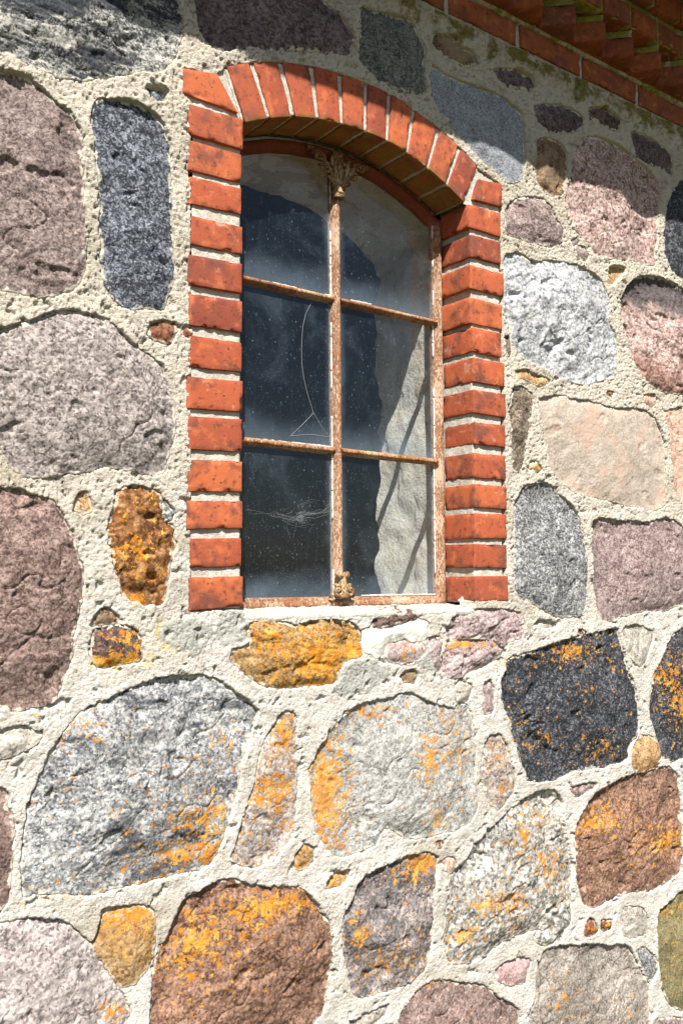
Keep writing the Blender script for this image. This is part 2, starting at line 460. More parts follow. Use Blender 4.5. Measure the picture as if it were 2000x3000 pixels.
def mat_iron(name, paint_amt, paint, rust_a, rust_b, oxide=False):
    N = NT(name)
    vec = N.coords(False)
    mp = N.n('Mapping', {'Vector': vec, 'Scale': (1.0, 1.0, 0.45)}).outputs[0]
    rust = N.mix(N.mr(N.noise(vec, 60.0, 4.0, .65), .38, .62), rust_a, rust_b)
    rust = N.mix(N.mr(N.noise(vec, 220.0, 3.0, .65), .55, .68), rust, S(84, 46, 28))
    p = N.noise(mp, 240.0, 4.0, 0.75)
    big = N.noise(vec, 9.0, 2.0)
    f = N.mr(N.math('ADD', p, N.math('MULTIPLY', N.math('SUBTRACT', big, .5), .5)), 0.58 - 0.2 * paint_amt, 0.50 - 0.2 * paint_amt)
    f = N.math('SUBTRACT', 1.0, f)
    if oxide:
        zz = N.n('SeparateXYZ', {0: vec}).outputs[2]
        ox = N.mr(N.math('ADD', zz, N.math('MULTIPLY', N.math('SUBTRACT', big, .5), .12)), 2.50, 2.56)
        f = N.math('MULTIPLY', f, N.math('SUBTRACT', 1.0, N.math('MULTIPLY', ox, .97)))
        rust = N.mix(ox, rust, N.mix(N.noise(vec, 90.0, 3.0), S(108, 46, 26), S(150, 72, 40)))
    col = N.mix(f, rust, paint)
    return N.finish(col, 0.75, N.math('ADD', N.noise(vec, 200.0, 4.0, .7), N.math('MULTIPLY', f, .8)), 0.0012, 0.8, 0.3)

def mat_glass(front=True):
    N = NT('dusty_glass' if front else 'pane_edge_glass')
    tr = N.n('BsdfTransparent', {0: (0.97, 0.98, 0.98, 1)})
    gl = N.n('BsdfGlossy', {0: (1, 1, 1, 1), 'Roughness': 0.03})
    geo = N.n('NewGeometry')
    cs = N.math('ABSOLUTE', N.n('VectorMath', {0: geo.outputs['Incoming'], 1: geo.outputs['Normal']}, operation='DOT_PRODUCT').outputs['Value'])
    fr = N.math('ADD', 0.042, N.math('MULTIPLY', 0.94, N.math('POWER', N.math('SUBTRACT', 1.0, cs), 5.0)))
    g = N.n('MixShader', {0: fr, 1: tr, 2: gl})
    if not front:
        N.t.links.new(tr.outputs[0], N.out.inputs[0]); return N.m
    vec = N.coords()
    gen = N.n('SeparateXYZ', {0: N.n('TexCoord').outputs['Generated']}).outputs
    wob = N.math('MULTIPLY', N.math('SUBTRACT', N.noise(vec, 9.0, 3.0), .5), .22)
    zb = N.math('ADD', gen[2], wob)
    xb = N.math('ADD', gen[0], N.math('MULTIPLY', wob, .5))
    bottom = N.mr(zb, 0.24, -0.02)
    left = N.mr(xb, 0.09, 0.0); right = N.mr(xb, 0.90, 1.0)
    edge = N.math('MAXIMUM', N.math('MULTIPLY', bottom, 0.8), N.math('MULTIPLY', N.math('MAXIMUM', left, right), 0.6))
    haze = N.mr(N.noise(vec, 7.0, 5.0, .65, .5), 0.46, 0.75)
    streak = N.n('Mapping', {'Vector': vec, 'Scale': (1.0, 1.0, .06)}).outputs[0]
    st = N.mr(N.noise(streak, 190.0, 3.0, .6), .55, .75)
    mp = N.n('Mapping', {'Vector': vec, 'Rotation': (0, math.radians(28), 0), 'Scale': (1.0, 1.0, .62)}).outputs[0]
    vor = N.n('TexVoronoi', {'Vector': mp, 'Scale': 105.0})
    cc = N.n('SeparateColor', {0: vor.outputs['Color']}).outputs[0]
    dots = N.math('MULTIPLY', N.mr(cc, 0.62, 0.72), N.mr(vor.outputs['Distance'], 0.20, 0.07))
    vor2 = N.n('TexVoronoi', {'Vector': vec, 'Scale': 260.0})
    cc2 = N.n('SeparateColor', {0: vor2.outputs['Color']}).outputs[0]
    dots2 = N.math('MULTIPLY', N.mr(cc2, 0.7, 0.9), N.mr(vor2.outputs['Distance'], 0.34, 0.14))
    f = N.math('ADD', 0.012, N.math('MULTIPLY', haze, 0.062))
    f = N.math('ADD', f, N.math('MULTIPLY', st, 0.02))
    f = N.math('ADD', f, N.math('MULTIPLY', edge, 0.18))
    f = N.math('ADD', f, N.math('MULTIPLY', dots, 0.22))
    f = N.math('ADD', f, N.math('MULTIPLY', dots2, 0.17), clamp=True)
    du = N.n('BsdfDiffuse', {0: (0.34, 0.45, 0.57, 1)})
    m = N.n('MixShader', {0: f, 1: g, 2: du})
    N.t.links.new(m.outputs[0], N.out.inputs[0])
    return N.m

def mat_whitewash():
    N = NT('peeling_whitewash')
    vec = N.coords(False)
    col = N.mix(N.mr(N.noise(vec, 9.0, 4.0, .6), .4, .62), S(238, 232, 216), S(250, 248, 242))
    pe = N.mr(N.noise(vec, 6.5, 5.0, .62, .7), 0.5, 0.54)
    z = N.n('SeparateXYZ', {0: vec}).outputs[2]
    pe = N.math('MULTIPLY', pe, N.mr(z, 2.25, 2.5, 0.10, 0.75))
    col = N.mix(pe, col, N.mix(N.noise(vec, 40.0, 3.0), S(190, 170, 132), S(222, 204, 168)))
    col = N.mix(N.mr(N.noise(vec, 120.0, 3.0, .7), .58, .7), col, S(150, 146, 134))
    return N.finish(col, 0.95, N.noise(vec, 70.0, 5.0, .7), 0.006, 0.8, 0.1)

def mat_plain(name, c, rough=0.9, scale=12.0, var=0.25, bdist=0.004):
    N = NT(name)
    vec = N.coords(False)
    col = N.mix(N.noise(vec, scale, 4.0, .65), tuple(x * (1 - var) for x in c[:3]) + (1,), tuple(min(1, x * (1 + var)) for x in c[:3]) + (1,))
    return N.finish(col, rough, N.noise(vec, scale * 8, 4.0, .7), bdist, 0.7, 0.2)

def mat_grass():
    N = NT('dry_grass')
    vec = N.coords(False)
    col = N.mix(N.mr(N.noise(vec, 1.3, 5.0, .6), .4, .6), (0.06, 0.07, 0.02, 1), (0.13, 0.11, 0.05, 1))
    col = N.mix(N.noise(vec, 40.0, 3.0), col, N.mix(.5, col, (0.17, 0.15, 0.07, 1)))
    return N.finish(col, 1.0, N.noise(vec, 60.0, 4.0, .8), 0.03, 1.0, 0.1)

M_MORTAR = mat_mortar(); M_JOINT = mat_joint(); M_BRICK = mat_brick(); M_BRICK_EAVES = mat_brick(True)
M_PAINT = mat_iron('flaking_painted_iron', 0.20, S(214, 182, 154), S(150, 98, 66), S(178, 128, 92), True)
M_RUST = mat_iron('rusty_iron', 0.10, S(216, 178, 138), S(138, 86, 52), S(180, 126, 84))
M_OXIDE = mat_iron('dark_rusty_iron', -0.1, S(196, 168, 130), S(110, 66, 38), S(156, 108, 66))
M_GLASS = mat_glass(True); M_GLASS2 = mat_glass(False)
M_WASH = mat_whitewash()
M_ROOM = mat_plain('dark_room_plaster', (0.10, 0.095, 0.085))
M_WOOD = mat_plain('eaves_board', (0.16, 0.11, 0.07), scale=20.0)
M_TILE = mat_plain('clay_roof_tile', (0.30, 0.10, 0.055), scale=9.0)
M_WEB = mat_plain('grey_cobweb', (0.36, 0.37, 0.38), bdist=0.0005)

# ------------------------------------------------------------------ ground
N_ = 41
gx = np.linspace(-150, 150, N_); gy = np.linspace(-150, 150, N_)
GX, GY = np.meshgrid(gx, gy, indexing='ij')
gb = MB(); gb.grid(np.stack([GX, GY, np.zeros_like(GX)], -1))
ground = obj('ground', gb.mesh('ground', mat_grass()))
ground['kind'] = 'structure'

# ------------------------------------------------------------------ the building
building = empty('stone_building')
building['label'] = 'old fieldstone building with a brick-framed arched iron window and a toothed brick eaves cornice'
building['category'] = 'building'

X_LEFT, X_RIGHT, Z_TOP = -1.5, 4.6, 3.040

STONES = [
('large pale grey stone banded with black at the top beside the shadow','gneiss',{'b': 14, 'strat': 0.9, 'ang': -8, 'rough': 1.5},[397,2680,783,2861,801,2785,809,2744,809,2718,796,2684,789,2665,762,2633,713,2614,656,2587,607,2564,565,2553,539,2554,513,2558,484,2562,462,2566,403,2558,379,2576,367,2601,366,2619,366,2641,374,2664]),
('large reddish brown stone left of the tall blue-grey stone','redbrown',{'b': 16, 'rough': 1.5},[394,2525,455,2527,496,2529,522,2514,543,2503,561,2493,578,2487,594,2467,602,2433,599,2408,601,2385,601,2357,608,2338,603,2316,609,2299,610,2267,616,2256,610,2253,614,2215,612,2185,600,2156,583,2141,551,2126,529,2119,506,2121,473,2121,397,2119,341,2180,301,2261,299,2322,318,2395,343,2472]),
('tall narrow blue-grey stone left of the window','bluegrey',{'b': 12, 'rough': 1.3},[638,2531,663,2536,685,2546,714,2544,747,2538,767,2525,778,2503,785,2479,786,2434,790,2387,790,2340,793,2294,793,2247,796,2203,789,2180,785,2160,773,2139,740,2135,715,2129,689,2132,670,2145,658,2167,651,2184,650,2217,645,2276,644,2313,642,2341,641,2371,634,2406,634,2439,626,2467,623,2497,629,2515]),
(None,'bluegrey',{'b': 2, 'e': -9},[733,2585,756,2596,775,2595,775,2573,760,2571,740,2578]),
('dark purple stone above the brick arch','purple',{'b': 13, 'rough': 1.2},[836,2866,844,2781,853,2750,864,2728,884,2725,913,2728,960,2751,1018,2767,1099,2795,1158,2812,1201,2821,1239,2833,1248,2853,1255,2885,1237,2901,1210,2918,1179,2928,1149,2939,1141,3003,1095,3030,1034,3022,988,3012,934,2976,876,2924]),
('dark grey stone above the right shoulder of the arch','darkgrey',{'b': 9},[1282,2964,1324,2968,1376,2976,1430,2988,1448,2971,1470,2943,1480,2922,1475,2889,1480,2850,1482,2815,1439,2802,1380,2798,1328,2800,1291,2819,1273,2831,1275,2881,1277,2931]),
('smooth blue-grey stone half in shadow right of the arch','greyblue',{'b': 8, 'rough': 0.5},[1503,2890,1531,2888,1558,2884,1593,2884,1642,2887,1698,2889,1761,2888,1790,2880,1826,2869,1837,2834,1839,2783,1835,2734,1828,2689,1804,2666,1775,2663,1751,2673,1706,2686,1661,2699,1634,2720,1591,2740,1554,2766,1523,2784,1502,2822,1499,2857]),
(None,'brown',{'b': 8},[1506,2972,1538,2989,1580,2994,1578,2977,1621,2976,1663,2973,1665,2953,1626,2932,1577,2932,1535,2942,1516,2943]),
(None,'purple',{'b': 6},[1722,2956,1768,2971,1822,2987,1865,2982,1883,2966,1864,2949,1815,2939,1768,2930,1739,2936]),
(None,'purple',{'b': 12},[1881,2899,1925,2922,1990,2938,2043,2945,2089,2932,2082,2902,2014,2868,1949,2854,1911,2860,1887,2875]),
(None,'darkbrown',{'b': 9},[2111,2966,2167,2988,2224,2987,2263,2980,2251,2952,2222,2939,2158,2943,2117,2949]),
('small coarse brown stone between the arch and the pink granite','brown',{'b': 10, 'rough': 1.4},[1892,2811,1936,2828,1987,2829,2013,2809,2012,2773,2001,2726,1990,2683,1957,2668,1920,2674,1889,2697,1884,2739,1891,2775]),
('large pink granite stone crossed by the eaves shadow','pinkgran',{'b': 14, 'rough': 1.4},[2115,2884,2178,2898,2242,2897,2293,2888,2345,2873,2390,2861,2436,2839,2454,2805,2440,2742,2431,2706,2431,2704,2433,2661,2419,2609,2421,2566,2363,2555,2282,2557,2202,2540,2132,2535,2112,2562,2059,2582,2033,2603,2040,2615,2008,2634,2009,2683,2030,2733,2038,2781,2053,2830,2080,2865]),
(None,'purple',{'b': 8},[2310,2955,2364,2966,2425,2959,2488,2952,2520,2931,2517,2876,2477,2885,2391,2881,2338,2891,2324,2926]),
('black stone cut by the right edge under the eaves','black',{'b': 12},[2754,2954,2644,2924,2575,2876,2523,2822,2497,2771,2479,2722,2469,2676,2476,2661,2474,2606,2504,2564,2544,2547,2627,2553,2738,2566,2793,2624,2825,2702,2837,2760,2831,2830,2798,2904]),
('small split mauve stone beside the top of the right jamb','mauve',{'b': 14, 'rough': 1.6, 'strat': 0.4, 'ang': -25},[1779,2600,1821,2626,1870,2640,1913,2646,1944,2628,1962,2597,1987,2581,1990,2562,1986,2543,1941,2521,1891,2514,1843,2514,1801,2515,1766,2520,1764,2553,1767,2583]),
('large white granite stone right of the brick jamb','whitegran',{'b': 16, 'rough': 1.9},[1753,2449,1806,2470,1836,2464,1872,2458,1928,2472,1978,2480,2043,2485,2090,2481,2137,2472,2164,2455,2181,2421,2186,2381,2185,2345,2216,2309,2221,2268,2220,2218,2211,2181,2169,2175,2100,2153,2047,2144,1989,2150,1927,2165,1878,2176,1836,2187,1807,2203,1778,2232,1773,2272,1756,2294,1754,2343,1755,2397]),
(None,'mauve',{'b': 5},[2045,2543,2085,2543,2098,2523,2084,2509,2051,2513]),
(None,'tan',{'b': 2, 'e': -8},[2194,2515,2266,2521,2265,2511,2214,2464,2192,2460]),
('large pink and rust red stone with a grey top at the right edge','pinkred',{'b': 16, 'rough': 1.6, 'strat': 0.5, 'ang': -15},[2294,2484,2354,2515,2431,2525,2502,2524,2565,2511,2736,2530,2792,2479,2807,2411,2819,2360,2807,2299,2769,2235,2706,2191,2503,2170,2448,2168,2395,2181,2343,2202,2314,2231,2293,2265,2273,2308,2253,2356,2247,2406,2263,2446]),
('large smooth beige stone right of the window','beige',{'b': 10, 'rough': 0.6},[1894,2085,1956,2099,2020,2095,2079,2098,2146,2092,2201,2087,2265,2094,2346,2100,2391,2082,2420,2056,2434,2020,2441,1995,2442,1925,2446,1845,2441,1817,2387,1801,2320,1805,2255,1811,2172,1822,2091,1829,2026,1836,1975,1859,1945,1878,1927,1902,1909,1943,1904,1988,1893,2021,1884,2053,1882,2071]),
('narrow upright dark brown stone against the right jamb','brownstreak',{'b': 6, 'strat': 0.6, 'ang': 50},[1782,2101,1817,2105,1852,2093,1854,2068,1845,2038,1841,2005,1835,1986,1822,1936,1812,1890,1789,1876,1778,1887,1775,1928,1774,1980,1772,2041]),
(None,'tan',{'b': 4},[1800,2144,1829,2152,1883,2143,1926,2136,1895,2119,1835,2128,1800,2132]),
('pinkish beige stone at the right edge beside the smooth beige one','beigepink',{'b': 9, 'rough': 0.8},[2453,2107,2548,2132,2717,2151,2765,2103,2793,2039,2796,1992,2778,1934,2750,1873,2701,1832,2535,1831,2498,1853,2484,1895,2486,1951,2480,1998,2474,2045,2453,2105]),
('upright grey granite stone beside the foot of the right jamb','midgrey',{'b': 14, 'rough': 1.0},[1817,1837,1865,1848,1913,1851,1950,1832,1987,1805,2018,1785,2037,1760,2049,1726,2060,1684,2065,1633,2064,1578,2049,1523,2036,1494,1978,1493,1929,1496,1881,1518,1834,1535,1794,1551,1777,1579,1781,1639,1785,1695,1781,1751,1784,1795]),
('square mauve granite stone at the right edge','mauve',{'b': 11, 'rough': 1.1},[2095,1754,2143,1766,2197,1760,2268,1760,2348,1758,2432,1777,2502,1768,2531,1745,2681,1730,2711,1700,2730,1659,2735,1628,2729,1592,2707,1553,2677,1527,2499,1517,2421,1498,2338,1504,2244,1493,2174,1473,2134,1476,2115,1513,2103,1565,2099,1642,2094,1702]),
('flaky pink stone under the foot of the right jamb','flaky',{'b': 12, 'rough': 1.5, 'strat': 1.1, 'ang': 12},[1540,1472,1561,1498,1607,1514,1676,1516,1754,1512,1799,1501,1810,1475,1803,1444,1758,1438,1735,1423,1702,1442,1654,1448,1591,1449,1550,1452,1535,1464]),
('lower flake of pink stone with yellow lichen along its top','flaky',{'b': 12, 'rough': 1.5, 'strat': 1.1, 'ang': 20, 'li': [(1591, 1434, 57, 9, 1.0)]},[1545,1445,1596,1443,1654,1442,1702,1435,1735,1418,1740,1406,1685,1385,1632,1369,1569,1351,1544,1356,1524,1361,1522,1398,1535,1427]),
(None,'flaky',{'b': 10, 'rough': 1.3, 'strat': 0.9, 'ang': 60},[1478,1451,1512,1453,1527,1442,1517,1424,1514,1398,1516,1372,1521,1354,1501,1381,1477,1422]),
(None,'flaky',{'b': 10, 'rough': 1.3, 'li': [(1406, 1418, 37, 18, 0.6)]},[1355,1445,1397,1451,1453,1448,1463,1423,1448,1409,1396,1397,1364,1403,1346,1418]),
(None,'brown',{'b': 4, 'e': -8},[1401,1372,1434,1377,1445,1362,1438,1348,1405,1354,1394,1366]),
('long ochre stone coated with orange lichen under the sill','ochre',{'b': 13, 'rough': 1.3, 'strat': 0.8, 'ang': -10, 'li': [(1027, 1462, 50, 41, 0.75), (1161, 1417, 71, 43, 1.15), (1249, 1433, 39, 31, 1.0)]},[942,1447,964,1449,986,1458,982,1490,989,1501,1027,1502,1073,1499,1104,1487,1120,1496,1161,1502,1210,1502,1253,1493,1270,1476,1275,1452,1275,1421,1240,1416,1219,1404,1210,1374,1194,1365,1145,1365,1097,1365,1050,1365,1013,1377,983,1395,957,1415,939,1432]),
(None,'darkbrown',{'b': 5, 'strat': 0.8, 'ang': 10},[1301,1484,1324,1504,1416,1516,1454,1508,1425,1498,1360,1489,1314,1478]),
('patch of cracked white plaster below the sill','plaster',{'b': 9, 'rough': 0.5},[1281,1480,1315,1480,1351,1484,1401,1490,1406,1500,1444,1501,1478,1488,1473,1451,1429,1447,1411,1457,1360,1449,1348,1428,1319,1415,1288,1431,1277,1456]),
('small dark stone with an orange lichen rim left of the sill','darkbrown',{'b': 13, 'rough': 0.9, 'li': [(716, 1490, 28, 12, 0.8), (671, 1440, 34, 10, 1.2), (729, 1460, 10, 17, 0.9)]},[646,1498,676,1503,710,1503,729,1495,738,1477,743,1456,736,1442,708,1435,665,1432,650,1438,642,1458,645,1478]),
('rust brown stone with orange lichen left of the window foot','rust',{'b': 12, 'rough': 2.2, 'li': [(747, 1749, 39, 27, 0.5), (729, 1653, 58, 48, 0.62), (768, 1611, 29, 42, 0.5), (724, 1558, 38, 12, 0.8)]},[696,1767,714,1774,740,1774,766,1768,777,1756,779,1726,786,1708,804,1700,803,1675,810,1666,800,1642,793,1611,790,1584,787,1557,776,1544,747,1550,724,1555,706,1567,696,1593,686,1623,679,1658,673,1681,677,1710,684,1734,690,1755]),
(None,'tan',{'b': 3, 'e': -5},[609,1751,623,1757,632,1743,636,1726,624,1720,606,1728]),
('large brown stone below the big grey-pink stone at the left edge','redbrown2',{'b': 17, 'rough': 1.6},[412,1755,482,1755,501,1756,526,1744,557,1739,569,1729,583,1707,593,1687,605,1668,608,1645,620,1619,622,1591,618,1562,613,1537,608,1515,603,1481,603,1477,598,1438,584,1403,574,1376,538,1368,506,1363,476,1373,432,1377,376,1434,343,1509,344,1566,348,1634,361,1706]),
('very large grey-pink granite stone left of the window','pinkgrey',{'b': 17, 'rough': 1.2},[399,2037,459,2044,486,2052,513,2064,541,2084,566,2096,598,2101,628,2097,659,2095,684,2081,697,2065,722,2047,755,2034,778,2018,782,1994,789,1970,799,1943,805,1913,805,1888,794,1858,788,1833,786,1812,759,1804,736,1805,711,1808,683,1811,661,1815,634,1803,605,1799,570,1790,525,1783,506,1787,489,1800,475,1818,467,1842,405,1868,376,1893,360,1927,359,1952,360,1983,369,2015]),
(None,'rustbrown',{'b': 9, 'rough': 1.5},[751,2101,774,2111,804,2113,804,2091,791,2068,771,2073,748,2085]),
(None,'rustbrown',{'b': 4},[826,2110,841,2106,831,2092,821,2097]),
('pale flaking stone low in the mortar at the left edge','paleflake',{'b': 6, 'rough': 1.2, 'strat': 0.5, 'ang': 30},[420,1329,488,1327,509,1333,531,1325,553,1315,534,1298,510,1290,489,1282,426,1282]),
('dark pink stone cut by the left edge beside the biggest grey stone','redbrown2',{'b': 8},[423,1235,485,1229,493,1218,491,1197,499,1177,503,1145,500,1140,501,1101,500,1062,495,1034,485,1018,429,1017,383,1050,360,1093,352,1126,364,1165,380,1207]),
('biggest stone, grey and white speckled with orange lichen on its right','greylichen',{'b': 19, 'rough': 1.3, 'strat': 0.35, 'ang': 25, 'li': [(632, 1321, 60, 31, 0.5), (928, 1259, 54, 49, 0.42), (603, 1211, 64, 38, 0.33), (878, 1120, 105, 77, 0.6), (851, 1053, 115, 35, 0.75), (736, 1251, 64, 58, 0.22), (592, 1058, 102, 33, 0.25)]},[631,1352,673,1363,718,1382,755,1394,791,1401,837,1399,878,1398,909,1387,934,1370,958,1352,983,1335,1002,1314,991,1290,980,1260,966,1224,959,1185,952,1149,939,1120,928,1092,913,1046,896,1028,869,1022,819,1024,787,1021,749,1021,709,1019,673,1018,644,1018,601,1029,559,1036,532,1037,524,1055,523,1086,524,1118,530,1162,534,1201,538,1206,552,1237,562,1260,573,1286,587,1301,603,1321]),
('narrow wedge stone covered in orange lichen between two big grey stones','wedge',{'b': 10, 'li': [(1066, 1261, 43, 55, 0.72), (1040, 1153, 73, 57, 0.8), (1079, 1068, 31, 32, 0.6), (993, 1014, 75, 19, 0.5)]},[1062,1306,1078,1308,1093,1303,1097,1271,1099,1225,1102,1177,1102,1135,1098,1110,1094,1075,1098,1055,1094,1059,1079,1039,1056,1021,1049,1007,1012,1004,982,1006,957,1018,945,1028,953,1045,964,1080,981,1123,999,1167,1006,1204,1017,1240,1032,1267,1051,1288]),
(None,'tan',{'b': 6, 'li': [(1118, 998, 28, 29, 0.6)]},[1106,1013,1118,1027,1142,1013,1144,993,1130,977,1110,974,1093,986]),
('large grey stone with orange lichen edges below the sill','greylichen2',{'b': 16, 'rough': 1.2, 'li': [(1178, 1124, 35, 88, 1.15), (1194, 1195, 42, 33, 0.6), (1314, 1291, 91, 24, 0.6), (1470, 1167, 29, 40, 0.9), (1498, 1027, 29, 35, 0.7), (1562, 1174, 82, 131, 0.5), (1236, 1043, 68, 53, 0.4), (1550, 1249, 103, 55, 0.4)]},[1270,1308,1314,1313,1368,1314,1405,1326,1433,1320,1471,1299,1525,1284,1570,1269,1574,1287,1604,1281,1614,1258,1624,1227,1629,1186,1628,1137,1622,1090,1632,1048,1627,1023,1601,997,1570,991,1525,989,1498,988,1450,989,1403,995,1371,1019,1340,1030,1322,1013,1309,995,1300,993,1261,986,1227,985,1194,997,1178,1017,1162,1039,1149,1070,1145,1106,1143,1139,1141,1185,1161,1218,1186,1249,1215,1273,1240,1294]),
('small upright stone with orange lichen left of the black stone','wedge',{'b': 7, 'li': [(1708, 1147, 50, 46, 0.55), (1723, 1061, 50, 41, 0.55)]},[1677,1199,1715,1199,1736,1174,1752,1130,1768,1094,1768,1059,1734,1030,1712,1014,1680,1034,1664,1069,1649,1112,1660,1164]),
(None,'flaky',{'b': 5},[1658,1330,1684,1336,1695,1304,1691,1259,1662,1258]),
(None,'paleflake',{'b': 8},[1566,1329,1590,1338,1621,1329,1604,1292,1574,1298]),
('large black stone flecked with orange lichen','black',{'b': 17, 'rough': 1.7, 'strat': 0.3, 'ang': 35, 'li': [(2014, 1397, 104, 25, 0.75), (1831, 1370, 71, 24, 0.35), (2068, 1285, 169, 75, 0.28), (1862, 1173, 89, 63, 0.38), (2109, 1114, 122, 46, 0.5), (2184, 1346, 55, 26, 0.4), (1782, 1220, 34, 77, 0.4)]},[1757,1389,1843,1399,1915,1416,2008,1432,2106,1439,2201,1453,2210,1414,2226,1378,2239,1329,2266,1293,2278,1248,2284,1200,2278,1152,2252,1120,2230,1079,2148,1072,2069,1077,1999,1077,1931,1064,1859,1063,1813,1080,1791,1126,1781,1166,1765,1198,1749,1242,1727,1287,1723,1333,1745,1359]),
('small pale greenish stone right of the black stone','paleflake',{'b': 8, 'strat': 0.6, 'ang': 70},[2222,1452,2286,1457,2336,1444,2365,1430,2349,1390,2326,1360,2296,1339,2261,1363,2234,1400]),
('dark stone with orange lichen cut by the right edge','black',{'b': 14, 'li': [(2435, 1304, 102, 81, 0.6), (2486, 1228, 63, 91, 0.65), (2379, 1209, 60, 44, 0.4)]},[2471,1426,2518,1443,2682,1444,2732,1384,2746,1304,2746,1244,2739,1172,2714,1096,2663,1044,2500,1053,2448,1050,2395,1069,2361,1148,2341,1195,2347,1256,2367,1299,2407,1356,2432,1395]),
('rounded tan pebble wedged beside the black stone','tan',{'b': 17, 'rough': 1.2, 'e': -2},[2296,1137,2339,1133,2382,1106,2392,1074,2365,1042,2306,1034,2257,1046,2247,1073,2252,1103]),
('brown stone with yellow lichen streaks at the right edge','orangebrown',{'b': 16, 'rough': 1.7, 'strat': 0.5, 'ang': 28, 'li': [(2090, 926, 86, 29, 0.78), (2400, 825, 107, 35, 0.78), (2257, 866, 85, 25, 0.4)]},[2256,1033,2328,1029,2379,1036,2432,1029,2469,1002,2474,948,2483,893,2475,885,2484,821,2477,750,2456,719,2388,705,2322,696,2238,713,2163,711,2109,701,2071,701,2027,718,2015,752,2003,786,2002,835,2006,874,1998,916,2020,945,2053,976,2080,1002,2132,1011,2193,1024]),
(None,'mauve',{'b': 6},[1985,1029,2042,1035,2084,1030,2074,1019,1997,1005]),
(None,'greylichen2',{'b': 8},[2481,1024,2525,1037,2659,1030,2674,1015,2680,996,2681,982,2676,964,2665,946,2652,933,2506,966]),
('tall leaning grey and white stone with orange lichen','greylichen3',{'b': 15, 'rough': 1.9, 'strat': 0.5, 'ang': 35, 'li': [(1788, 941, 34, 45, 0.7), (1890, 847, 90, 78, 0.6), (1869, 960, 71, 47, 0.5), (1649, 794, 80, 40, 0.6), (1740, 783, 84, 48, 0.6), (1572, 731, 66, 42, 0.6), (1745, 722, 83, 33, 0.45)]},[1870,1038,1918,1030,1947,1004,1946,956,1957,914,1974,863,1992,824,1978,779,1974,720,1970,682,1951,662,1932,643,1897,659,1851,696,1783,695,1739,698,1695,685,1642,672,1591,668,1541,681,1527,727,1528,777,1533,818,1543,866,1554,889,1599,906,1625,934,1657,955,1706,981,1750,1001,1789,1022]),
(None,'greylichen3',{'b': 14},[1833,673,1851,686,1892,679,1921,661,1905,643,1856,652]),
('small almond shaped mauve stone low in the mortar','mauvelight',{'b': 8},[1694,619,1727,634,1782,630,1815,620,1803,596,1792,571,1737,581,1705,598]),
('large grey-brown streaked stone at the bottom right','greybrown',{'b': 11, 'rough': 1.0, 'strat': 0.4, 'ang': 25, 'li': [(1922, 486, 79, 30, 0.45), (1906, 541, 48, 31, 0.35), (2239, 374, 141, 49, 0.35), (1951, 432, 123, 31, 0.4)]},[1867,631,1932,627,2005,611,2068,600,2145,578,2205,569,2238,532,2271,478,2305,436,2303,378,2285,233,2214,192,2119,191,2048,205,1963,239,1873,305,1811,372,1812,489,1836,528,1843,575]),
(None,'midgrey',{'b': 5},[2256,540,2288,542,2343,495,2341,457,2312,443,2272,499]),
(None,'paleflake',{'b': 6},[2202,669,2271,659,2305,623,2296,586,2233,583,2199,599,2194,638]),
(None,'rustbrown',{'b': 8, 'li': [(2056, 651, 32, 24, 0.5)]},[2038,675,2063,670,2081,633,2043,628,2028,641]),
(None,'rustbrown',{'b': 8, 'li': [(2121, 645, 33, 16, 0.5)]},[2102,657,2141,649,2147,631,2114,628,2098,642]),
('olive grey stone with yellow lichen at the bottom of the right edge','olive',{'b': 10, 'rough': 0.7, 'li': [(2414, 617, 91, 35, 0.6), (2425, 519, 76, 108, 0.35)]},[2356,629,2415,643,2483,665,2630,655,2673,600,2683,527,2682,472,2681,407,2651,337,2610,290,2468,321,2403,355,2369,407,2357,479,2353,557]),
(None,'mauve',{'b': 8},[2315,332,2402,317,2467,295,2610,254,2623,244,2628,230,2631,219,2628,206,2621,193,2610,184,2312,232]),
('grey-purple stone with orange lichen at its top corner','greypurple',{'b': 14, 'rough': 1.6, 'strat': 0.6, 'ang': 75, 'li': [(1463, 927, 58, 25, 1.0), (1380, 924, 55, 20, 0.45), (1265, 800, 19, 46, 0.7), (1379, 724, 116, 48, 0.5), (1269, 707, 34, 33, 0.4), (1425, 847, 66, 69, 0.3)]},[1282,922,1313,933,1353,940,1403,948,1464,946,1502,934,1497,903,1489,855,1486,803,1483,758,1476,725,1461,687,1424,672,1365,666,1312,667,1278,667,1248,690,1240,721,1229,759,1227,795,1223,826,1231,856,1257,894,1265,912]),
(None,'tan',{'b': 3, 'e': -7, 'li': [(1211, 936, 29, 17, 0.6)]},[1182,935,1194,945,1240,950,1240,937,1219,918,1182,922]),
('large red-brown stone thickly spotted with orange lichen at the bottom','orangebrown',{'b': 19, 'rough': 1.7, 'li': [(1023, 915, 123, 27, 0.9), (870, 874, 69, 44, 0.8), (854, 839, 44, 37, 0.6), (959, 784, 110, 48, 0.36), (1107, 804, 100, 78, 0.24), (839, 765, 67, 31, 0.36)]},[879,975,903,985,938,986,962,978,994,961,1038,950,1083,941,1106,936,1130,919,1154,892,1170,869,1186,847,1190,813,1190,768,1182,738,1178,707,1174,680,1162,664,1143,648,1127,574,1074,532,1002,523,949,520,885,543,817,599,771,675,772,775,777,807,777,841,786,879,808,899,817,920,827,941,836,960,859,973]),
('rounded tan stone with yellow lichen left of the red-brown stone','tanlich',{'b': 16, 'rough': 0.9, 'li': [(735, 958, 50, 17, 0.85), (726, 898, 56, 48, 0.42), (760, 936, 19, 23, 0.6)]},[674,982,698,979,728,976,759,970,772,956,777,929,776,904,770,874,755,849,734,835,709,836,688,866,679,884,663,913,654,926,666,939,670,963]),
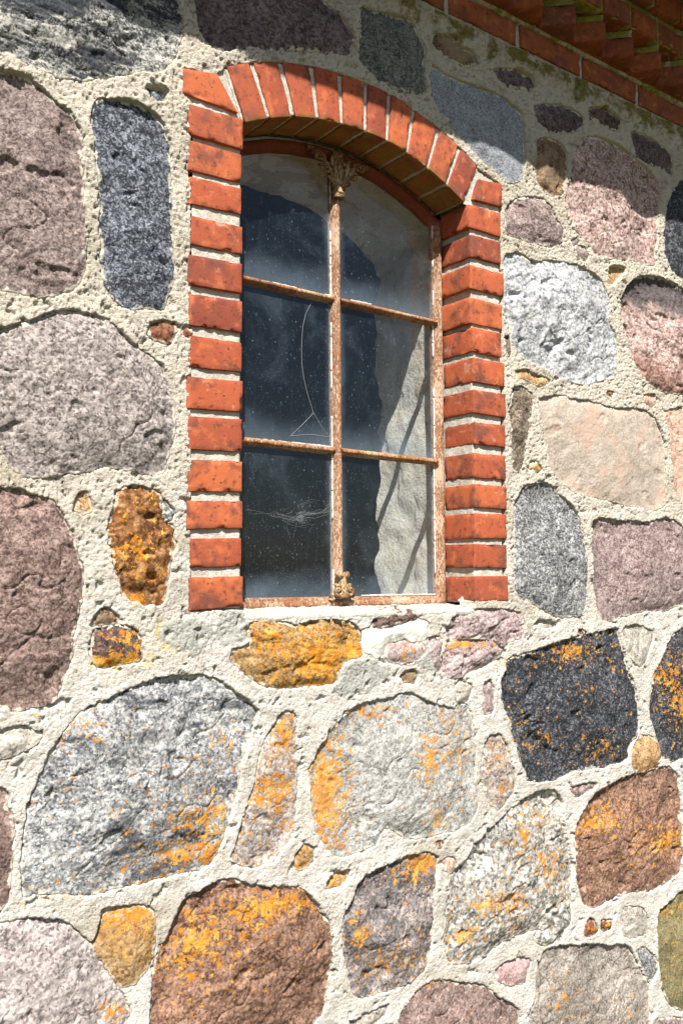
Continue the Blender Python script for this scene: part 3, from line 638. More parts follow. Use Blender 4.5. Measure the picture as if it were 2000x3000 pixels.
('large pale pink-grey stone at the bottom left corner','pinkpale',{'b': 18, 'rough': 1.4, 'strat': 0.4, 'ang': 25, 'li': [(686, 795, 18, 14, 0.75), (659, 832, 18, 14, 0.4), (668, 813, 12, 8, 0.6)]},[427,993,507,993,539,991,571,983,596,976,614,959,631,942,652,921,667,901,679,876,691,848,710,819,725,787,720,765,714,695,439,795,407,825,395,864,390,894,392,930,402,967]),
('brown-mauve stone cut by the bottom edge','mauve2',{'b': 14, 'rough': 1.1, 'li': [(1480, 641, 38, 14, 0.5), (1585, 550, 40, 21, 0.3)]},[1456,647,1494,646,1533,638,1576,620,1621,609,1667,586,1698,556,1741,530,1774,503,1775,376,1714,347,1633,334,1572,344,1499,379,1422,437,1369,503,1387,603,1419,622]),
(None,'greybrown',{'b': 5, 'e': -4},[1240,621,1269,625,1312,624,1338,630,1351,630,1338,610,1294,596,1240,598]),
(None,'rustbrown',{'b': 4, 'e': -3},[2168,2130,2182,2139,2203,2137,2188,2126]),
(None,'beigepink',{'b': 5},[2352,2145,2401,2151,2412,2136,2385,2118,2347,2126]),
(None,'tan',{'b': 4, 'e': -4},[1851,1903,1869,1908,1887,1893,1880,1882,1854,1891]),
(None,'brownstreak',{'b': 4, 'e': -2},[1758,2233,1778,2240,1775,2198,1763,2184,1755,2204]),
(None,'midgrey',{'b': 5, 'e': -4},[783,1750,796,1739,806,1730,801,1715,786,1720]),
(None,'paleflake',{'b': 4, 'e': -7},[1857,1482,1892,1483,1941,1470,1928,1464,1868,1470]),
(None,'rustbrown',{'b': 3, 'e': -3},[2028,1450,2047,1452,2060,1443,2040,1437]),
(None,'beigepink',{'b': 4, 'e': -2, 'li': [(1544, 909, 20, 15, 0.4)]},[1527,922,1554,921,1561,906,1549,888,1529,897]),
(None,'rustbrown',{'b': 4, 'e': -2},[1500,968,1512,968,1514,955,1502,955]),
(None,'mauve',{'b': 3, 'e': -2},[1195,745,1203,743,1203,736,1196,738]),
(None,'paleflake',{'b': 7, 'e': -3},[1566,1336,1586,1346,1597,1327,1591,1297,1571,1295]),
(None,'mauve',{'b': 4, 'e': -2},[2029,2553,2052,2565,2059,2557,2038,2544]),
(None,'brown',{'b': 5, 'e': -8},[640,1508,652,1525,663,1539,682,1533,697,1515,670,1513]),
]
MORTAR_LICHEN = [(803, 1481, 57, 51, 1.25), (748, 1439, 45, 27, 1.1), (863, 1494, 52, 37, 0.8), (516, 1356, 98, 32, 0.6), (505, 1277, 68, 40, 0.6), (579, 1025, 115, 18, 0.9), (1723, 1376, 45, 35, 0.9), (731, 1543, 48, 17, 0.7), (1079, 983, 79, 48, 0.6), (2243, 1465, 86, 26, 0.6), (607, 1396, 44, 28, 0.5), (740, 1016, 96, 23, 0.5), (1660, 1126, 43, 93, 0.5), (2285, 673, 108, 50, 0.4)]
CEMENT = [(938, 1494, 37, 40), (839, 1482, 66, 36), (1270, 1377, 85, 38), (1467, 1401, 59, 33), (942, 1495, 40, 40)]
CRACKS = [[(1214, 2258), (1197, 2228), (1188, 2193), (1185, 2141), (1186, 2104), (1192, 2068), (1204, 2029), (1220, 1990), (1185, 1956), (1155, 1929)], [(1220, 1990), (1246, 1956), (1273, 1931)], [(1155, 1929), (1211, 1938), (1269, 1936)], [(1257, 2250), (1273, 2230), (1283, 2216)], [(1283, 1986), (1276, 1959), (1273, 1936)]]
WEB = [(1052, 1752), (1072, 1746), (1105, 1743), (1134, 1745), (1151, 1738), (1172, 1733), (1202, 1729), (1180, 1743), (1202, 1747), (1228, 1748), (1255, 1753), (1277, 1765), (1291, 1784)]

# opening and surround, metres on the wall plane (x along the wall, z up)
INTR = np.array([(958,2579),(1023,2609),(1087,2633),(1152,2647),(1221,2655),(1288,2657),(1356,2653),(1419,2642),(1485,2620),(1549,2594),(1610,2562)]) / 1000.0
EXTR = np.array([(912,2690),(976,2723),(1050,2750),(1135,2769),(1214,2776),(1291,2779),(1363,2776),(1441,2760),(1525,2736),(1596,2707),(1664,2669)]) / 1000.0
LEFT_Z = [(2519,2583),(2445,2507),(2373,2431),(2289,2348),(2202,2265),(2118,2183),(2032,2095),(1947,2011),(1861,1929),(1776,1840),(1699,1756),(1622,1681),(1536,1601)]
RIGHT_Z = [(2500,2563),(2425,2483),(2342,2401),(2252,2317),(2176,2238),(2098,2159),(2019,2078),(1940,1995),(1854,1916),(1777,1835),(1699,1760),(1625,1683),(1541,1600)]
RIGHT_X = [(1622,1741),(1628,1739),(1624,1750),(1624,1745),(1630,1737),(1633,1749),(1631,1751),(1635,1748),(1634,1751),(1634,1750),(1632,1750),(1630,1750),(1630,1751)]
LEFT_X = [(827,957),(829,956),(830,956),(833,957),(831,956),(834,957),(831,958),(831,959),(836,960),(834,961),(835,962),(840,963),(841,966)]

SUR_POLY = np.array([(845,1530),(836,2100),(830,2590),(813,2600),(816,2656),(893,2668)] + [tuple(p * 1000) for p in EXTR] + [(1745,2647),(1748,2575),(1742,2490),(1748,2300),(1750,1540),(1634,1538),(1632,1507),(1400,1510),(1200,1506),(968,1508),(966,1530)]) / 1000.0
OPEN_POLY = np.array([(966,1505),(960,2100),(957,2579)] + [tuple(p * 1000) for p in INTR] + [(1626,2560),(1630,2300),(1632,1505)]) / 1000.0

def chaikin(P, n=1):
    for _ in range(n):
        A = P; B = np.roll(P, -1, 0)
        P = np.stack([0.86 * A + 0.14 * B, 0.14 * A + 0.86 * B], 1).reshape(-1, 2)
    return P

def sdf(P, X, Z):
    """signed distance to polygon P, positive inside"""
    x = X.ravel(); z = Z.ravel()
    d2 = np.full(x.shape, 1e9); ins = np.zeros(x.shape, bool)
    n = len(P)
    for i in range(n):
        a = P[i]; b = P[(i + 1) % n]
        ex, ez = b - a
        t = np.clip(((x - a[0]) * ex + (z - a[1]) * ez) / (ex * ex + ez * ez + 1e-12), 0, 1)
        dx = x - a[0] - t * ex; dz = z - a[1] - t * ez
        d2 = np.minimum(d2, dx * dx + dz * dz)
        c = ((a[1] > z) != (b[1] > z))
        if c.any():
            xx = ex * (z - a[1]) / (ez if abs(ez) > 1e-12 else 1e-12) + a[0]
            ins ^= c & (x < xx)
    d = np.sqrt(d2)
    return np.where(ins, d, -d).reshape(X.shape)

# lattice: fine where the photograph looks, coarse beyond
xs = np.concatenate([np.arange(X_LEFT, -0.40, 0.016), np.arange(-0.40, 0.398, 0.0065), 0.40 + np.cumsum(np.linspace(0.0024, 0.0034, 780))])
xs = xs[xs < 2.72]
xs = np.concatenate([xs, np.arange(xs[-1] + 0.0065, 3.5, 0.0065), np.arange(3.51, X_RIGHT, 0.016)])
zs = np.concatenate([np.arange(-0.06, 0.26, 0.012), np.arange(0.26, Z_TOP, 0.0027), [Z_TOP]])
NX, NZ = len(xs), len(zs)

def in_view(x, z, margin=60):
    cy, sy = math.cos(CAM_YAW), math.sin(CAM_YAW); cp, sp = math.cos(CAM_PITCH), math.sin(CAM_PITCH)
    rx, ry, rz = x - CAM_POS[0], -CAM_POS[1], z - CAM_POS[2]
    fwd = (rx * sy + ry * cy)
    dep = fwd * cp + rz * sp
    f = cam_data.lens / 36.0 * 3000
    px = 1000 + f * (rx * cy - ry * sy) / dep
    py = 1500 - f * (rz * cp - fwd * sp) / dep
    return dep > 0 and -margin < px < 2000 + margin and -margin < py < 3000 + margin

polys = []
for lab, mat, par, flat in STONES:
    P = np.array(flat, float).reshape(-1, 2) / 1000.0
    polys.append((lab, mat, par, P))

# more stones beyond the edges of the photograph, packed into the room the traced ones leave
FRAME_POLY = np.array([(.435, 2.66), (2.63, 3.50), (2.49, .27), (.48, .82)])
cxs = np.arange(X_LEFT - .02, X_RIGHT + .03, 0.02); czs = np.arange(-.08, Z_TOP + .03, 0.02)
CXg, CZg = np.meshgrid(cxs, czs)
D = np.full(CXg.shape, 9.0)
for P in [p[3] for p in polys] + [SUR_POLY]:
    D = np.minimum(D, -sdf(P, CXg, CZg))
D = np.minimum(D, -sdf(FRAME_POLY, CXg, CZg) + .022)
D = np.minimum(D, Z_TOP - 0.03 - CZg); D = np.minimum(D, CXg - X_LEFT); D = np.minimum(D, X_RIGHT - CXg)
def room(X, Z):
    """distance to the nearest traced stone, read off the grid D"""
    fx = (X - cxs[0]) / .02; fz = (Z - czs[0]) / .02
    i = np.clip(fx.astype(int), 0, len(cxs) - 2); j = np.clip(fz.astype(int), 0, len(czs) - 2)
    u = np.clip(fx - i, 0, 1); v = np.clip(fz - j, 0, 1)
    return (D[j, i] * (1 - u) + D[j, i + 1] * u) * (1 - v) + (D[j + 1, i] * (1 - u) + D[j + 1, i + 1] * u) * v
fill_mats = ['redbrown', 'midgrey', 'pinkgrey', 'mauve', 'greylichen2', 'whitegran', 'black', 'bluegrey', 'beige', 'orangebrown', 'greybrown', 'purple']
rr = random.Random(5)
sites = []
zz_ = 0.02; row = 0
while zz_ < Z_TOP:
    x_ = X_LEFT + .1 + (row % 2) * .15
    while x_ < X_RIGHT:
        sites.append((x_ + rr.uniform(-.10, .10), zz_ + rr.uniform(-.075, .075)))
        x_ += rr.choice((.20, .29, .34))
    zz_ += .235; row += 1
sites = np.array(sites)
sites = sites[room(sites[:, 0], sites[:, 1]) > .02]

XX, ZZ = np.meshgrid(xs, zs)          # shape (NZ, NX)
SD = np.full((NZ, NX), -1.0, dtype=np.float32)
wall_lichen = np.zeros((NZ, NX), dtype=np.float32)
wall = None
stone_jobs = []
for k, (lab, mat, par, P) in enumerate(polys):
    m = 0.04
    Pc = chaikin(P, 1)
    i0, i1 = np.searchsorted(xs, [Pc[:, 0].min() - m, Pc[:, 0].max() + m]); j0, j1 = np.searchsorted(zs, [Pc[:, 1].min() - m, Pc[:, 1].max() + m])
    i1 = min(i1, NX); j1 = min(j1, NZ)
    X = XX[j0:j1, i0:i1]; Z = ZZ[j0:j1, i0:i1]
    d = sdf(Pc, X, Z)
    if not par.get('coarse'):
        d = d + 0.0040 * fbm2(X, Z, 0.024, 3, 0.55, k) + 0.0020 * fbm2(X, Z, 0.008, 2, 0.6, k + 3)
    SD[j0:j1, i0:i1] = np.maximum(SD[j0:j1, i0:i1], d)
    stone_jobs.append((k, lab, mat, par, P, Pc, i0, i1, j0, j1, d))
    for (cx, cz, rx, rz, s) in par.get('li', ()):
        e = ((XX[j0:j1, i0:i1] - cx / 1000) / (rx / 1000 * 1.5 + .03)) ** 2 + ((Z - cz / 1000) / (rz / 1000 * 1.5 + .03)) ** 2
        wall_lichen[j0:j1, i0:i1] = np.maximum(wall_lichen[j0:j1, i0:i1], 0.7 * s * np.exp(-e))

for s_i, (sx, sz) in enumerate(sites):
    i0, i1 = np.searchsorted(xs, [sx - .26, sx + .26]); j0, j1 = np.searchsorted(zs, [sz - .24, sz + .24])
    i1 = min(i1, NX); j1 = min(j1, NZ)
    X = XX[j0:j1, i0:i1]; Z = ZZ[j0:j1, i0:i1]
    if X.size < 20: continue
    terms = [room(X, Z) - .018, .24 - np.hypot((X - sx), (Z - sz) * 1.08)]
    for q in sites:
        L_ = math.hypot(q[0] - sx, q[1] - sz)
        if 0 < L_ < .62:
            terms.append(((X - q[0]) ** 2 + (Z - q[1]) ** 2 - (X - sx) ** 2 - (Z - sz) ** 2) / (2 * L_) - .013)
    T_ = np.stack(terms)
    d = -.010 * np.log(np.exp(-np.clip(T_, -.5, .5) / .010).sum(0)) + .004 * fbm2(X, Z, .05, 2, .5, s_i)
    if d.max() < .022: continue
    mk = d > 0
    bb = np.array([(X[mk].min(), Z[mk].min()), (X[mk].max(), Z[mk].max())])
    SD[j0:j1, i0:i1] = np.maximum(SD[j0:j1, i0:i1], d)
    stone_jobs.append((300 + s_i, None, rr.choice(fill_mats), dict(b=rr.uniform(8, 15), rough=rr.uniform(.7, 1.5), e=-1), bb, bb, i0, i1, j0, j1, d))

# ---- mortar surface
i0, i1 = np.searchsorted(xs, [0.76, 1.80]); j0, j1 = np.searchsorted(zs, [1.45, 2.86])
SUR = np.full((NZ, NX), -1.0, dtype=np.float32); OPN = np.full((NZ, NX), -1.0, dtype=np.float32)
SUR[j0:j1, i0:i1] = sdf(SUR_POLY, XX[j0:j1, i0:i1], ZZ[j0:j1, i0:i1]) + 0.003 * fbm2(XX[j0:j1, i0:i1], ZZ[j0:j1, i0:i1], .02, 3)
OPN[j0:j1, i0:i1] = sdf(OPEN_POLY, XX[j0:j1, i0:i1], ZZ[j0:j1, i0:i1])
SD = SD + 0.0052
H = 0.0020 + 0.0060 * fbm2(XX, ZZ, 0.16, 3, 0.5, 40) + 0.0018 * fbm2(XX, ZZ, 0.035, 2, 0.55, 50)
fine = (XX > 0.395) & (XX < 2.725)
H = H + np.where(fine, 0.0017 * fbm2(XX, ZZ, 0.0075, 2, 0.8, 70) * (0.6 + .8 * sstep(1.2, 2.0, ZZ)) - 0.0032 * sstep(.26, .42, fbm2(XX, ZZ, .0085, 2, .6, 77)) * (0.5 + .9 * sstep(1.2, 2.0, ZZ)) - 0.006 * sstep(.34, .5, fbm2(XX, ZZ, .035, 3, .6, 79)) - 0.003 * sstep(.014, .003, np.abs(fbm2(XX, ZZ, .13, 4, .55, 83))) * sstep(-.1, .15, fbm2(XX, ZZ, .3, 2, .5, 84)), 0)
# the joint swells a little between stones and rolls over at the rim
H = H + 0.0028 * sstep(-0.03, -0.004, SD) * (0.4 + 1.5 * fbm2(XX, ZZ, .09, 3, .55, 44))
wid = np.where(fine, 0.0045, np.where((XX > -.42) & (XX < 3.52), .008, .018))
H = H - 0.024 * sstep(-0.0010, 1.0, SD / wid)
H = H - 0.040 * sstep(0.001, 0.006, SUR)
# lichen, moss and cement masks
low = sstep(1.95, 1.0, ZZ)
wall_lichen = np.maximum(wall_lichen * (SD < 0.004), 0.34 * low * (0.6 + 1.2 * fbm2(XX, ZZ, 0.2, 2, .5, 90)))
for (cx, cz, rx, rz, s) in MORTAR_LICHEN:
    e = ((XX - cx / 1000) / (rx / 1000)) ** 2 + ((ZZ - cz / 1000) / (rz / 1000)) ** 2
    wall_lichen = np.maximum(wall_lichen, s * np.exp(-e))
moss = sstep(2.95, 3.03, ZZ) * 0.55 + 0.24 * sstep(2.70, 2.95, ZZ) * np.clip(0.4 + 1.6 * fbm2(XX, ZZ, .10, 3, .5, 95), 0, 1)
H = H + 0.012 * sstep(2.965, 3.02, ZZ) * (0.7 + fbm2(XX, ZZ, .08, 3, .6, 33) + .5 * fbm2(XX, ZZ, .018, 2, .6, 36))
cement = np.zeros_like(H)
for (cx, cz, rx, rz) in CEMENT:
    e = ((XX - cx / 1000) / (rx / 1000)) ** 2 + ((ZZ - cz / 1000) / (rz / 1000)) ** 2
    c = sstep(1.1, .7, e + 1.3 * fbm2(XX, ZZ, .05, 3, .5, 12))
    cement = np.maximum(cement, c)
H = H + 0.002 * cement * (SD < 0)

keep_v = (SD < np.where(fine, 0.010, .03)) & (SUR < 0.016)
cell = keep_v[:-1, :-1] & keep_v[1:, :-1] & keep_v[1:, 1:] & keep_v[:-1, 1:]
ids = np.arange(NZ * NX).reshape(NZ, NX)
Q = np.stack([ids[:-1, :-1][cell], ids[:-1, 1:][cell], ids[1:, 1:][cell], ids[1:, :-1][cell]], 1)
used = np.zeros(NZ * NX, bool); used[Q.ravel()] = True
remap = np.cumsum(used) - 1
V = np.stack([XX.ravel(), -H.ravel(), ZZ.ravel()], 1)[used]
wall = obj('wall', mesh_np('wall', V, remap[Q], M_MORTAR, True, {'lichen': wall_lichen.ravel()[used], 'moss': moss.ravel()[used], 'cement': cement.ravel()[used]}), building,
           'fieldstone wall laid in thick cream lime mortar')

# ---- stones
def sdf_smooth(d):
    for _ in range(3):
        d = (d + np.roll(d, 1, 0) + np.roll(d, -1, 0) + np.roll(d, 1, 1) + np.roll(d, -1, 1)) / 5
    return d

def build_stone(job):
    k, lab, mat, par, P, Pc, i0, i1, j0, j1, d = job
    X = XX[j0:j1, i0:i1]; Z = ZZ[j0:j1, i0:i1]
    r_ = np.random.RandomState(100 + k)
    b = par.get('b', 10) / 1000.0
    e = par.get('e', -1.0) / 1000.0
    rough = par.get('rough', 1.0)
    c = np.array([(Pc[:, 0].min() + Pc[:, 0].max()) / 2, (Pc[:, 1].min() + Pc[:, 1].max()) / 2])
    size = math.sqrt((np.ptp(Pc[:, 0])) * (np.ptp(Pc[:, 1])))
    w = min(0.022, 0.16 * size)
    inside = np.clip(d, 0, None)
    h = e + 0.62 * b * (1 - np.exp(-inside / w))
    if not par.get('coarse'):
        gz, gx = np.gradient(sdf_smooth(d))
        gl = np.sqrt(gx * gx + gz * gz) + 1e-9
        upl = np.clip(-gz / gl * .8 + gx / gl * .4, 0, 1)      # towards the upper left rim
        rim = np.exp(-inside / 0.016)
        h = h + rim * (0.0050 * fbm2(X, Z, 0.07, 3, .55, k + 5) - 0.0030 * upl + 0.0012)
        nf = 6 + int(size * 30)
        fac = np.full(X.shape, 1.0)
        wx = X + .010 * fbm2(X, Z, .05, 2, .5, k + 71); wz = Z + .010 * fbm2(X, Z, .05, 2, .5, k + 72)
        for _ in range(nf):
            cx_ = c[0] + r_.uniform(-.5, .5) * np.ptp(Pc[:, 0]); cz_ = c[1] + r_.uniform(-.5, .5) * np.ptp(Pc[:, 1])
            a_ = math.atan2(cz_ - c[1], cx_ - c[0]) + r_.uniform(-.9, .9)
            g_ = r_.uniform(.03, .20) * par.get('rough', 1.0) ** .5
            fac = np.minimum(fac, r_.uniform(.001, .007) - g_ * ((wx - cx_) * math.cos(a_) + (wz - cz_) * math.sin(a_)))
        h = h + np.clip(fac, -.014, .008) * (1 - .85 * np.exp(-inside / .022))
    # slight tilt, deeper along the upper edge
    h = h + ((X - c[0]) * r_.uniform(-.03, .03) - (Z - c[1]) * r_.uniform(0.0, .05)) * (1 - .7 * np.exp(-inside / .03))
    if par.get('coarse'):
        h = h + 0.004 * rough * fbm2(X, Z, 0.07, 2, .5, k)
    else:
        fx = fbm2(X, Z, 0.12, 2, .5, k + 200)
        # broken facets
        h = h + 0.0045 * rough * (np.abs(fbm2(X + .04 * fx, Z, 0.11, 3, .5, k + 11)) * -1.6 + 0.35)
        h = h + 0.0012 * rough * fbm2(X, Z, 0.030, 3, .6, k + 21)
        h = h + 0.0010 * rough * fbm2(X, Z, 0.0095, 2, .7, k + 31)
        # chipped hollows
        ch = sstep(0.33, 0.55, fbm2(X * .75, Z, 0.060, 3, .5, k + 41))
        h = h - 0.0045 * rough * ch * sstep(0, .015, inside)
        st = par.get('strat', 0.15)
        a = math.radians(par.get('ang', 20) + r_.uniform(-5, 5))
        u_ = X * math.cos(a) + Z * math.sin(a); v_ = -X * math.sin(a) + Z * math.cos(a)
        sn = fbm2(u_ * 0.22, v_ + 0.012 * fx, 0.020, 3, .55, k + 51)
        h = h + 0.0048 * st * (np.where(sn > 0, sn, sn * 1.6) - .8 * sstep(.12, .2, sn) * .4)
        # a long crack in the larger ones
        if size > 0.2 and rough > .7:
            cr = np.abs(fbm2(u_ * .6, v_, 0.17, 3, .5, k + 61))
            h = h - 0.004 * sstep(0.016, 0.0, cr) * sstep(.01, .04, inside)
    # the rim dives under the mortar
    h = h - 0.030 * sstep(-0.003, -0.014, d)
    keep = d > -0.016
    cell = keep[:-1, :-1] & keep[1:, :-1] & keep[1:, 1:] & keep[:-1, 1:]
    nz, nx = d.shape
    ids = np.arange(nz * nx).reshape(nz, nx)
    Q = np.stack([ids[:-1, :-1][cell], ids[:-1, 1:][cell], ids[1:, 1:][cell], ids[1:, :-1][cell]], 1)
    if len(Q) == 0: return
    used = np.zeros(nz * nx, bool); used[Q.ravel()] = True
    remap = np.cumsum(used) - 1
    V = np.stack([X.ravel() - c[0], -h.ravel(), Z.ravel() - c[1]], 1)[used]
    Q = remap[Q]
    # body behind the face: a skirt running back into the wall
    E = np.concatenate([Q[:, [0, 1]], Q[:, [1, 2]], Q[:, [2, 3]], Q[:, [3, 0]]])
    key = np.sort(E, 1); key = key[:, 0].astype(np.int64) * len(V) + key[:, 1]
    _, inv, cnt = np.unique(key, return_inverse=True, return_counts=True)
    B = E[cnt[inv] == 1]
    bv = np.unique(B); bm = -np.ones(len(V), int); bm[bv] = np.arange(len(bv)) + len(V)
    back = V[bv].copy(); back[:, 1] = 0.09; back[:, 0] *= .9; back[:, 2] *= .9
    SQ = np.stack([B[:, 1], B[:, 0], bm[B[:, 0]], bm[B[:, 1]]], 1)
    li = np.zeros(d.shape)
    for (cx, cz, rx, rz, s) in par.get('li', ()):
        ee = ((X - cx / 1000) / (rx / 1000 * 1.05)) ** 2 + ((Z - cz / 1000) / (rz / 1000 * 1.05)) ** 2
        li = np.maximum(li, s * np.exp(-ee * .9))
        li = np.maximum(li, .62 * s * np.exp(-ee * .16))
    li = np.concatenate([li.ravel()[used], np.zeros(len(bv))])
    edge = np.concatenate([np.exp(-np.clip(d + .001, 0, 1) / .010).ravel()[used], np.ones(len(bv))])
    me = mesh_np('stone', np.concatenate([V, back]), np.concatenate([Q, SQ]), SM(mat), True, {'lichen': li, 'edge': edge})
    obj('stone', me, wall, lab, (c[0], 0, c[1]))
for job in stone_jobs: build_stone(job)

# ---- bricks
def brick_mesh(dims, seed, corners=None, step=0.0075, r=0.0021, wear=1.0, algae=0.0, mat=None):
    """a worn brick: x along, y into the wall, z up; corners = 8 points (000,100,110,010,001,101,111,011)"""
    W = np.array(dims, float)
    ax = []
    for L in W:
        n = max(2, int(round((L - 2 * r) / step)))
        ax.append(np.concatenate([[0, .3 * r], np.linspace(r, L - r, n), [L - .3 * r, L]]))
    n = [len(a) for a in ax]
    I = np.indices(n)
    onb = np.zeros(n, bool)
    for a in range(3): onb |= (I[a] == 0) | (I[a] == n[a] - 1)
    idm = -np.ones(n, int); idm[onb] = np.arange(onb.sum())
    Pp = np.stack([ax[a][I[a][onb]] for a in range(3)], 1)
    Qs = []
    for a in range(3):
        for side in (0, n[a] - 1):
            g = np.take(idm, side, axis=a)
            q = np.stack([g[:-1, :-1], g[1:, :-1], g[1:, 1:], g[:-1, 1:]], -1).reshape(-1, 4)
            flip = (side == 0) != (a == 1)
            Qs.append(q[:, ::-1] if flip else q)
    q = np.clip(Pp, r, W - r)
    d = Pp - q; dl = np.linalg.norm(d, axis=1)[:, None] + 1e-9
    nrm = d / dl
    Pn = q + nrm * r
    edge = ((np.abs(d) > 1e-6).sum(1) >= 2)
    dist = np.sort(np.minimum(Pp, W - Pp), axis=1)[:, 1]        # distance to nearest edge along the face
    nearE = np.exp(-dist / 0.007)
    f1 = fbm3(Pn, 0.035, 3, .5, seed); f2 = fbm3(Pn, 0.010, 2, .5, seed + 5); f3 = fbm3(Pn, 0.022, 2, .5, seed + 9)
    off = 0.0008 * wear * f1 + 0.0006 * wear * f2 - nearE * wear * (0.0008 + 0.016 * np.clip(f3 - 0.16, 0, 1))
    Pn = Pn + nrm * off[:, None]
    if corners is not None:
        C = np.array(corners, float); t = Pn / W
        x, y, z = t[:, :1], t[:, 1:2], t[:, 2:]
        Pn = ((C[0] * (1 - x) + C[1] * x) * (1 - y) + (C[3] * (1 - x) + C[2] * x) * y) * (1 - z) + ((C[4] * (1 - x) + C[5] * x) * (1 - y) + (C[7] * (1 - x) + C[6] * x) * y) * z
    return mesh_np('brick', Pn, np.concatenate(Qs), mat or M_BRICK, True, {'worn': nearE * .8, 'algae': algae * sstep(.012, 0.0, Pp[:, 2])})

surround = empty('window_surround', building)
surround['label'] = 'orange-red brick jambs and segmental arch framing the window'
seed = 1
DEPTH = 0.112
def put_brick(front, parent, y0=-0.004, depth=DEPTH, lab=None, **kw):
    """front: 4 (x,z) corners, anticlockwise from bottom left"""
    global seed
    seed += 1
    f = np.array(front, float)
    c = f.mean(0)
    dims = (np.linalg.norm(f[1] - f[0]) * .5 + np.linalg.norm(f[2] - f[3]) * .5, depth, np.linalg.norm(f[3] - f[0]) * .5 + np.linalg.norm(f[2] - f[1]) * .5)
    jy = random.uniform(-.002, .002)
    C = []
    for zz in (0, 1):
        lo, hi = (f[0], f[1]) if zz == 0 else (f[3], f[2])
        C += [(lo[0] - c[0], y0 + jy, lo[1] - c[1]), (hi[0] - c[0], y0 + jy, hi[1] - c[1]), (hi[0] - c[0], y0 + depth, hi[1] - c[1]), (lo[0] - c[0], y0 + depth, lo[1] - c[1])]
    return obj('brick', brick_mesh(dims, seed, C, **kw), parent, lab, (c[0], 0, c[1]))

def jit(s=.0018): return random.uniform(-s, s)
for (z0, z1), (x0, x1) in zip(LEFT_Z, LEFT_X):
    x0, x1, z0, z1 = x0 / 1000 + jit(.003), x1 / 1000 + jit(), z0 / 1000, z1 / 1000
    put_brick([(x0, z0 - .0045 + jit()), (x1, z0 + .0005 + jit()), (x1, z1 + .0025 + jit()), (x0, z1 - .0015 + jit())], surround)
for (z0, z1), (x0, x1) in zip(RIGHT_Z, RIGHT_X):
    x0, x1, z0, z1 = x0 / 1000, x1 / 1000, z0 / 1000, z1 / 1000
    put_brick([(x0, z0 - .0015 + jit()), (x1, z0 - .0015 + jit()), (x1, z1 + .0015 + jit()), (x0, z1 + .0015 + jit())], surround)
put_brick([(.811, 2.600), (.946, 2.596), (.893, 2.668), (.813, 2.654)], surround)
put_brick([(1.636, 2.576), (1.747, 2.583), (1.745, 2.647), (1.660, 2.638)], surround)
for i in range(10):
    a, b = INTR[i], INTR[i + 1]; c, d = EXTR[i], EXTR[i + 1]
    ti = (b - a) / np.linalg.norm(b - a); te = (d - c) / np.linalg.norm(d - c)
    g0, g1 = .0042, .0062
    put_brick([a + ti * g0, b - ti * g0, d - te * g1, c + te * g1], surround, algae=.8)  # soffit colour carries the warm ground bounce as well as growth

# joint mortar between those bricks
jm = MB()
def wob(P, amt=0.0016, sc=0.012):
    s = P.shape
    F = P.reshape(-1, 3)
    n = np.stack([fbm3(F, sc, 2, .6, 31), fbm3(F, sc, 2, .6, 47), fbm3(F, sc, 2, .6, 59)], 1)
    return (F + amt * n).reshape(s)
def jamb(xo, xi, z0, z1, sgn):
    """front face and reveal face of a jamb's mortar core"""
    zz = np.arange(z0, z1, 0.004)
    xin = np.interp(zz, [1.5, 2.6], xi) - sgn * 0.0045
    t = np.linspace(0, 1, 32)
    fx = xo + (xin[:, None] - xo) * t[None, :]
    front = np.stack([fx, np.full_like(fx, 0.0035), np.repeat(zz[:, None], 32, 1)], -1)
    yy = np.linspace(0.0035, 0.118, 28)
    rev = np.stack([np.repeat(xin[:, None], 28, 1), np.repeat(yy[None, :], len(zz), 0), np.repeat(zz[:, None], 28, 1)], -1)
    P = np.concatenate([front, rev[:, 1:]], 1)
    jm.grid(wob(P), flip=sgn < 0)
jamb(0.840, [0.9655, 0.9565], 1.535, 2.60, 1)
jamb(1.738, [1.6335, 1.6295], 1.535, 2.59, -1)
ai = np.linspace(0, 10, 200)
Ii = np.stack([np.interp(ai, np.arange(11), INTR[:, 0]), np.interp(ai, np.arange(11), INTR[:, 1])], 1)
Ei = np.stack([np.interp(ai, np.arange(11), EXTR[:, 0]), np.interp(ai, np.arange(11), EXTR[:, 1])], 1)
nn = (Ei - Ii); nn /= np.linalg.norm(nn, axis=1)[:, None]
t = np.linspace(0, 1, 30)
A = (Ei - nn * .004)[:, None, :] * (1 - t)[None, :, None] + (Ii + nn * .004)[:, None, :] * t[None, :, None]
front = np.stack([A[..., 0], np.full(A.shape[:2], 0.0025), A[..., 1]], -1)
yy = np.linspace(0.0025, 0.118, 28)
Bq = Ii + nn * .004
rev = np.stack([np.repeat(Bq[:, :1], 28, 1), np.repeat(yy[None], len(ai), 0), np.repeat(Bq[:, 1:], 28, 1)], -1)
jm.grid(wob(np.concatenate([front, rev[:, 1:]], 1)), flip=True)
# little pads behind the two skewback bricks
for quad in ([(.822, 2.575), (.958, 2.578), (.915, 2.688), (.822, 2.662)], [(1.612, 2.562), (1.742, 2.562), (1.742, 2.645), (1.662, 2.664)]):
    q_ = np.array(quad); u = np.linspace(0, 1, 24)
    top = q_[3][None] * (1 - u)[:, None] + q_[2][None] * u[:, None]; bot = q_[0][None] * (1 - u)[:, None] + q_[1][None] * u[:, None]
    G = bot[:, None] * (1 - u)[None, :, None] + top[:, None] * u[None, :, None]
    jm.grid(wob(np.stack([G[..., 0], np.full(G.shape[:2], 0.004), G[..., 1]], -1)))
obj('joint_mortar', jm.mesh('joint_mortar', M_JOINT), surround)

